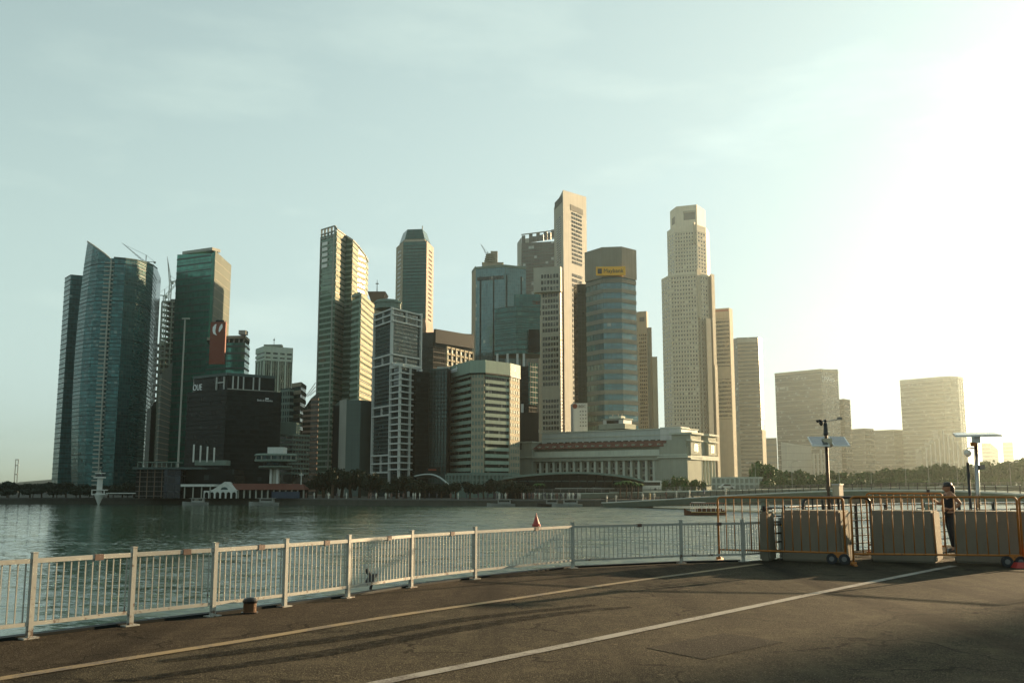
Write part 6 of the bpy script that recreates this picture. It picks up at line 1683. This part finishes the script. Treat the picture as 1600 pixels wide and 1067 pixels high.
# ------------------------------------------------------------------ steel railing at the far edge of the paving
def steel_rail():
    P = [Vector((5.3, 21.25, 0)), Vector((5.85, 21.75, 0)), Vector((7.2, 23.35, 0)), Vector((9.4, 25.4, 0)), Vector((11.9, 26.85, 0)), Vector((14.4, 28.3, 0)), Vector((18, 30.4, 0))]
    root = thing('steel_railing', 'dark steel railing of horizontal tubes glinting behind the concrete blocks', 'railing', P[2])
    for a, b in zip(P, P[1:]):
        n = max(1, round((b - a).length / 1.25))
        for k_ in range(n):
            q = a.lerp(b, k_ / n); m = MB(); m.box(q.x - .03, q.x + .03, q.y - .03, q.y + .03, .0, 1.12); m.build('post', M['darksteel'], root)
    for z in (.18, .36, .54, .72, .90, 1.08):
        m = MB(); m.tube([p + Vector((0, 0, z)) for p in P], .026 if z > 1 else .02, 8); m.build('tube_rail', M['steel'], root, smooth=True)
steel_rail()
def hoop():
    a, b = gnd(1258, 868.5), gnd(1364, 867.5); fr = Fr(a, b); L = fr.L
    root = thing('black_hoop_rail', 'black rounded hoop rail with uprights behind the first concrete block', 'railing', (a + b) / 2); hgt = 1.28; c = .16
    path = [fr.pt(0, 0, 0), fr.pt(0, 0, hgt - c)] + [fr.pt(c - c * math.cos(w), 0, hgt - c + c * math.sin(w)) for w in (R(30), R(60), R(90))] + [fr.pt(L - c + c * math.sin(w), 0, hgt - c + c * math.cos(w)) for w in (0, R(30), R(60), R(90))] + [fr.pt(L, 0, 0)]
    m = MB(); m.tube(path, .034, 8); m.build('hoop', M['black'], root, smooth=True)
    for k_ in range(1, 7):
        m = MB(); m.tube([fr.pt(L * k_ / 7, 0, 0), fr.pt(L * k_ / 7, 0, hgt)], .016, 6); m.build('upright', M['black'], root)
hoop()

# ------------------------------------------------------------------ solar masts and cabinet
def solar_mast():
    g = gnd(1299, 867); root = thing('solar_weather_mast', 'brown weather mast with two tilted solar panels and anemometer', 'mast', g); D = g.y; Z = lambda v: Zv(v, D); b = Vector(g)
    m = MB(); m.tube([b, b + Vector((0, 0, Z(672)))], [.042, .036], 10); m.build('pole', stone('brown_pole', (.10, .07, .05), .5), root, smooth=True)
    m = MB(); m.lathe((b.x, b.y), [(.045, Z(680)), (.06, Z(678)), (.05, Z(674)), (.045, Z(664)), (.03, Z(660))], 10); m.build('sensor_stem', M['black'], root)
    zc = Z(690)
    for s, uu0, uu1 in ((-1, 1261, 1289), (1, 1294, 1320)):
        x0, x1 = at(uu0, 688, D).x, at(uu1, 688, D).x; sk = .10
        P = [(x0, D - .35, zc - .09), (x1, D - .35, zc - .09), (x1 + sk, D + .32, zc + .13), (x0 + sk, D + .32, zc + .13)]
        q = MB(); q.box8([Vector(p) - Vector((0, 0, .03)) for p in P] + [Vector(p) for p in P]); fr_ = q.build('panel_frame', M['alu'], root)
        e = .03; P2 = [(P[0][0] + e, P[0][1] + e, P[0][2] + .012), (P[1][0] - e, P[1][1] + e, P[1][2] + .012), (P[2][0] - e, P[2][1] - e, P[2][2] + .003), (P[3][0] + e, P[3][1] - e, P[3][2] + .003)]
        q = MB(); q.add(P2, [(0, 1, 2, 3)]); q.build('cell', M['panel'], fr_)
    m = MB(); m.box(b.x - .09, b.x + .09, D - .14, D + .05, zc - .12, zc + .07); m.build('junction_box', M['boxpaint'], root)
    zt = Z(659); xa, xb = at(1283, 660, D).x, at(1312, 656, D).x
    m = MB(); m.tube([(xa, D, zt), (xb, D, Z(655))], .012, 6); m.build('crossarm', M['alu'], root)
    m = MB(); m.lathe((xa, D), [(.02, zt - .09), (.05, zt - .04), (.045, zt), (.02, zt + .04)], 8)
    for k_ in range(3):
        w = k_ * 2.1; m.lathe((xa + .1 * math.cos(w), D + .1 * math.sin(w)), [(.02, zt - .01), (.045, zt + .02), (.03, zt + .05)], 8); m.tube([(xa, D, zt + .02), (xa + .1 * math.cos(w), D + .1 * math.sin(w), zt + .02)], .007, 5)
    m.build('anemometer', M['black'], root)
    m = MB(); m.box(xb - .05, xb + .05, D - .02, D + .02, Z(655) - .01, Z(655) + .05); m.build('wind_vane', M['concrete'], root)
    return root
solar_mast()
def cabinet():
    D = gnd(1310, 866).y; a, b, c = at(1301, 775, D), at(1311.5, 775, D), at(1318, 775, D + .16)
    root = thing('equipment_cabinet', 'small cream equipment cabinet on a post beside the weather mast', 'cabinet', (b.x, D + .1, 0))
    m = MB(); bk = (c.x - (b.x - a.x), D + .16); m.prism([(a.x, D), (b.x, D), (c.x, D + .16), bk], Zv(779, D), Zv(757.5, D)); m.build('box', M['boxpaint'], root)
    m = MB(); m.prism([(a.x - .02, D - .02), (b.x + .01, D - .02), (c.x + .02, D + .17), (bk[0] - .02, D + .18)], Zv(757.5, D), Zv(757.5, D) + .025); m.build('lid', M['alu'], root)
    m = MB(); m.tube([(b.x, D + .08, 0), (b.x, D + .08, Zv(779, D))], .03, 8); m.build('post', M['darksteel'], root)
    m = MB(); m.box(a.x + .03, b.x - .03, D - .01, D, Zv(776, D), Zv(760, D)); m.build('door', M['boxpaint'], root)
cabinet()
def solar_lamp():
    g = gnd(1531, 866); root = thing('solar_camera_mast', 'grey mast with one flat solar panel and hanging camera dome', 'mast', g); b = Vector(g); D = g.y; Z = lambda v: Zv(v, D)
    m = MB(); m.tube([b, (at(1524.5, 680, D).x, D, Z(681))], [.05, .045], 10); m.build('pole', M['steel'], root, smooth=True)
    m = MB(); x = at(1523, 790, D).x; m.tube([(x - .05, D + .1, 0), (x - .05, D + .1, Z(722))], .034, 8); m.build('dark_post', M['black'], root, smooth=True)
    x0, x1 = at(1484, 680, D).x, at(1556, 680, D).x
    P = [(x0, D - .30, Z(681.5)), (x1, D - .30, Z(680.5)), (x1 + .16, D + .34, Z(674.5)), (x0 + .22, D + .34, Z(675))]
    q = MB(); q.box8([Vector(p) - Vector((0, 0, .035)) for p in P] + [Vector(p) for p in P]); pf = q.build('panel_frame', M['alu'], root)
    q = MB(); q.add([Vector(P[0]) + Vector((.04, .03, .012)), Vector(P[1]) + Vector((-.04, .03, .012)), Vector(P[2]) + Vector((-.04, -.03, .004)), Vector(P[3]) + Vector((.04, -.03, .004))], [(0, 1, 2, 3)]); q.build('cell', M['panel'], pf)
    xp = at(1525, 690, D).x
    m = MB(); m.box(xp - .07, xp + .07, D - .07, D + .06, Z(692), Z(682)); m.build('clamp', M['alu'], root)
    m = MB(); m.box(xp - .12, xp - .03, D - .08, D + .04, Z(697), Z(691)); m.build('bracket', M['orange'], root)
    xc = at(1512, 705, D).x; m = MB(); m.tube([(xp, D, Z(700)), (xc, D, Z(700)), (xc, D, Z(705))], .016, 6); m.build('camera_arm', M['alu'], root)
    m = MB(); m.lathe((xc, D), [(.01, Z(714)), (.06, Z(712)), (.08, Z(709)), (.085, Z(705)), (.05, Z(703))], 12); m.build('camera_dome', M['lampglass'], root, smooth=True)
    m = MB(); m.box(at(1533, 728, D).x - .05, at(1533, 728, D).x + .06, D - .06, D + .06, Z(733), Z(726)); m.build('sensor', M['concrete'], root)
solar_lamp()

# ------------------------------------------------------------------ the person with a phone
def skin_mesh(name, V, E, rad, mat, parent, root_i=0, sub=2):
    me = bpy.data.meshes.new(name); me.from_pydata([tuple(v) for v in V], E, []); me.update()
    o = bpy.data.objects.new(name, me); C.objects.link(o)
    sk = o.modifiers.new('skin', 'SKIN'); sk.use_smooth_shade = True
    for i, r in enumerate(rad):
        sv = me.skin_vertices[0].data[i]; sv.radius = (r, r) if not isinstance(r, tuple) else r; sv.use_root = (i == root_i)
    s = o.modifiers.new('sub', 'SUBSURF'); s.levels = sub; s.render_levels = sub
    me.materials.append(mat); o.parent = parent
    return o
def person():
    g = gnd(1487, 862); root = thing('person', 'person in black vest and cap holding up a phone beside the blocks', 'person', g)
    # local frame: facing -x, left and right along y; height 1.62
    V = [(0, 0, .86), (.01, 0, 1.02), (.02, 0, 1.20), (.03, 0, 1.33), (.0, 0, 1.42),            # 0-4 spine, neck
         (0, -.09, .82), (-.02, -.10, .46), (.03, -.10, .08), (-.10, -.11, .035),               # 5-8 near leg
         (0, .09, .82), (.05, .10, .46), (.10, .10, .08), (-.03, .11, .035),                    # 9-12 far leg
         (.03, -.17, 1.31), (.20, -.20, 1.12), (-.02, -.16, .98), (-.10, -.13, 1.00),           # 13-16 near arm, elbow bent back
         (.03, .16, 1.31), (-.12, .20, 1.10), (-.34, .10, 1.22), (-.40, .08, 1.27)]             # 17-20 far arm raised to the phone
    E = [(0, 1), (1, 2), (2, 3), (3, 4), (0, 5), (5, 6), (6, 7), (7, 8), (0, 9), (9, 10), (10, 11), (11, 12), (3, 13), (13, 14), (14, 15), (15, 16), (3, 17), (17, 18), (18, 19), (19, 20)]
    r = [(.12, .14), (.105, .125), (.115, .15), (.085, .12), .05, .085, .058, .042, .035, .085, .058, .042, .035, .055, .042, .032, .03, .055, .042, .032, .03]
    body = skin_mesh('body', V, E, r, M['skin'], root)
    # clothing: vest and trousers follow the body slightly outside it
    V2 = [(0, 0, .76), (.01, 0, 1.02), (.02, 0, 1.20), (.03, 0, 1.32), (.035, 0, 1.365)]
    skin_mesh('vest', V2, [(0, 1), (1, 2), (2, 3), (3, 4)], [(.15, .17), (.135, .155), (.14, .175), (.10, .135), (.05, .07)], M['cloth_black'], root)
    V3 = [(0, 0, .96), (0, -.09, .80), (-.02, -.10, .46), (.03, -.10, .10), (0, .09, .80), (.05, .10, .46), (.10, .10, .10)]
    skin_mesh('trousers', V3, [(0, 1), (1, 2), (2, 3), (0, 4), (4, 5), (5, 6)], [(.135, .155), .10, .072, .055, .10, .072, .055], M['cloth_black'], root)
    for y, x in ((-.10, 0), (.10, .07)):
        m = MB(); m.frustum([(x - .16, y - .045), (x + .07, y - .045), (x + .07, y + .045), (x - .16, y + .045)], [(x - .10, y - .035), (x + .06, y - .035), (x + .06, y + .035), (x - .10, y + .035)], .0, .085)
        for i in range(len(m.v)): m.v[i] = tuple(Vector(m.v[i]) + root.location)
        m.build('shoe', M['black'], root)
    # head with face, ears, hair, cap
    me = bpy.data.meshes.new('head'); bm3 = bmesh.new(); bmesh.ops.create_uvsphere(bm3, u_segments=20, v_segments=14, radius=1)
    for v in bm3.verts:
        x, y, z = v.co; w = 1 - .22 * max(0, -z)
        v.co = Vector((x * .098 * w - (.012 if x < 0 and z < -.2 else 0), y * .076 * w, z * .118))
        if x < -.85 and abs(y) < .35 and -.35 < z < .15: v.co.x -= .022 * (1 - abs(y) / .35)      # nose
        if abs(y) > .93 and abs(z) < .3 and abs(x) < .35: v.co.y *= 1.16                         # ears
        if x < -.7 and .05 < z < .35 and .2 < abs(y) < .6: v.co.x += .010                        # eye sockets
        if x < -.75 and -.62 < z < -.45 and abs(y) < .4: v.co.x += .006                          # mouth line
    bm3.to_mesh(me); bm3.free(); me.materials.append(M['skin'])
    for p in me.polygons: p.use_smooth = True
    hd = bpy.data.objects.new('head', me); C.objects.link(hd); hd.parent = root; hd.location = (-.02, 0, 1.50); hd.rotation_euler = (0, R(-8), 0)
    def loc(m_, name, mat, smooth=True):
        for i in range(len(m_.v)): m_.v[i] = tuple(Vector(m_.v[i]) + root.location)
        return m_.build(name, mat, root, smooth=smooth)
    for s in (-1, 1):
        m = MB(); m.lathe((-.103, s * .032), [(.003, 1.505), (.010, 1.512), (.003, 1.519)], 8); loc(m, 'eye', M['black'])
    m = MB(); m.lathe((.0, 0), [(.104, 1.52), (.106, 1.56), (.092, 1.60), (.06, 1.625), (.01, 1.632)], 16); loc(m, 'cap', M['black'])
    m = MB(); m.box8([(-.21, -.06, 1.525), (-.07, -.085, 1.525), (-.07, .085, 1.525), (-.21, .06, 1.525), (-.21, -.06, 1.537), (-.07, -.085, 1.55), (-.07, .085, 1.55), (-.21, .06, 1.537)]); loc(m, 'cap_brim', M['black'], False)
    m = MB(); m.tube([(.05, 0, 1.53), (.095, 0, 1.47), (.10, 0, 1.38), (.085, 0, 1.30)], [.075, .07, .055, .02], 10); loc(m, 'hair', M['hair'])
    # hands: five fingers each; the raised one wraps the phone
    def hand(c, fwd, up, side, name):
        c, fwd, up, side = Vector(c), Vector(fwd).normalized(), Vector(up).normalized(), Vector(side).normalized(); m = MB()
        m.tube([c - fwd * .02, c + fwd * .035, c + fwd * .075], [.026, .036, .033], 8)
        for i, (o_, l_) in enumerate(((-.028, .062), (-.010, .070), (.009, .066), (.027, .052))):
            q = c + fwd * .07 + up * o_; m.tube([q, q + fwd * l_ * .5 + side * .012, q + fwd * l_ * .75 + side * .036], [.0095, .009, .007], 6)
        q = c + fwd * .02 - up * .03; m.tube([q, q - up * .03 + fwd * .025, q - up * .035 + fwd * .055 + side * .015], [.012, .010, .008], 6)
        loc(m, name, M['skin'])
    hand((-.41, .08, 1.28), (-.3, 0, 1), (1, 0, .3), (0, -1, 0), 'hand')
    hand((-.10, -.13, 1.0), (-1, .3, .1), (0, 0, 1), (0, 1, 0), 'hand')
    ph = MB(); ph.box(-.49, -.415, .035, .046, 1.29, 1.45); 
    for i in range(len(ph.v)): ph.v[i] = tuple(Vector(ph.v[i]) + root.location)
    po = ph.build('phone', M['black'], loc=root.location + Vector((-.45, .04, 1.37))); tag(po, 'black phone held up in the hand of the person', 'phone')
person()

# ------------------------------------------------------------------ unseen block added beyond the right edge that throws the broad shade over the road
def shade_caster():
    d = Vector((SV.x, SV.y, 0)).normalized(); n = Vector((d.y, -d.x, 0)); p0 = gnd(1450, 960) + n * 0.4
    a = p0 + d * 190; root = thing('shade_block', 'unseen banded block added beyond the right picture edge to shade the road', 'building', a + n * 40)
    fr = Fr(a, a + n * 110); m = MB(); fr.box(m, 0, fr.L, -20, 0, 0, 58); m.build('wall', M['concrete'], root)  # body of the added shade block, no real wall
    for k_ in range(13):
        m = MB(); fr.box(m, .1, fr.L, 0, .5, 3 + 4 * k_, 4.6 + 4 * k_); m.build('floor_band', M['offwhite'], root)  # bands on the added shade block, no real floors
shade_caster()

# ------------------------------------------------------------------ the air
hz = MB(); hz.box(-5100, 5100, -5100, 5100, -6, 272)
hzo = hz.build('haze', None); hzo['kind'] = 'stuff'
mh = bpy.data.materials.new('haze'); mh.use_nodes = True; nt = mh.node_tree; nt.nodes.clear()
pv = nt.nodes.new('ShaderNodeVolumePrincipled'); ho = nt.nodes.new('ShaderNodeOutputMaterial')
pv.inputs['Color'].default_value = (.80, .92, .86, 1)
pv.inputs['Density'].default_value = .00014
pv.inputs['Anisotropy'].default_value = .88
nt.links.new(pv.outputs['Volume'], ho.inputs['Volume'])
hzo.data.materials.append(mh)
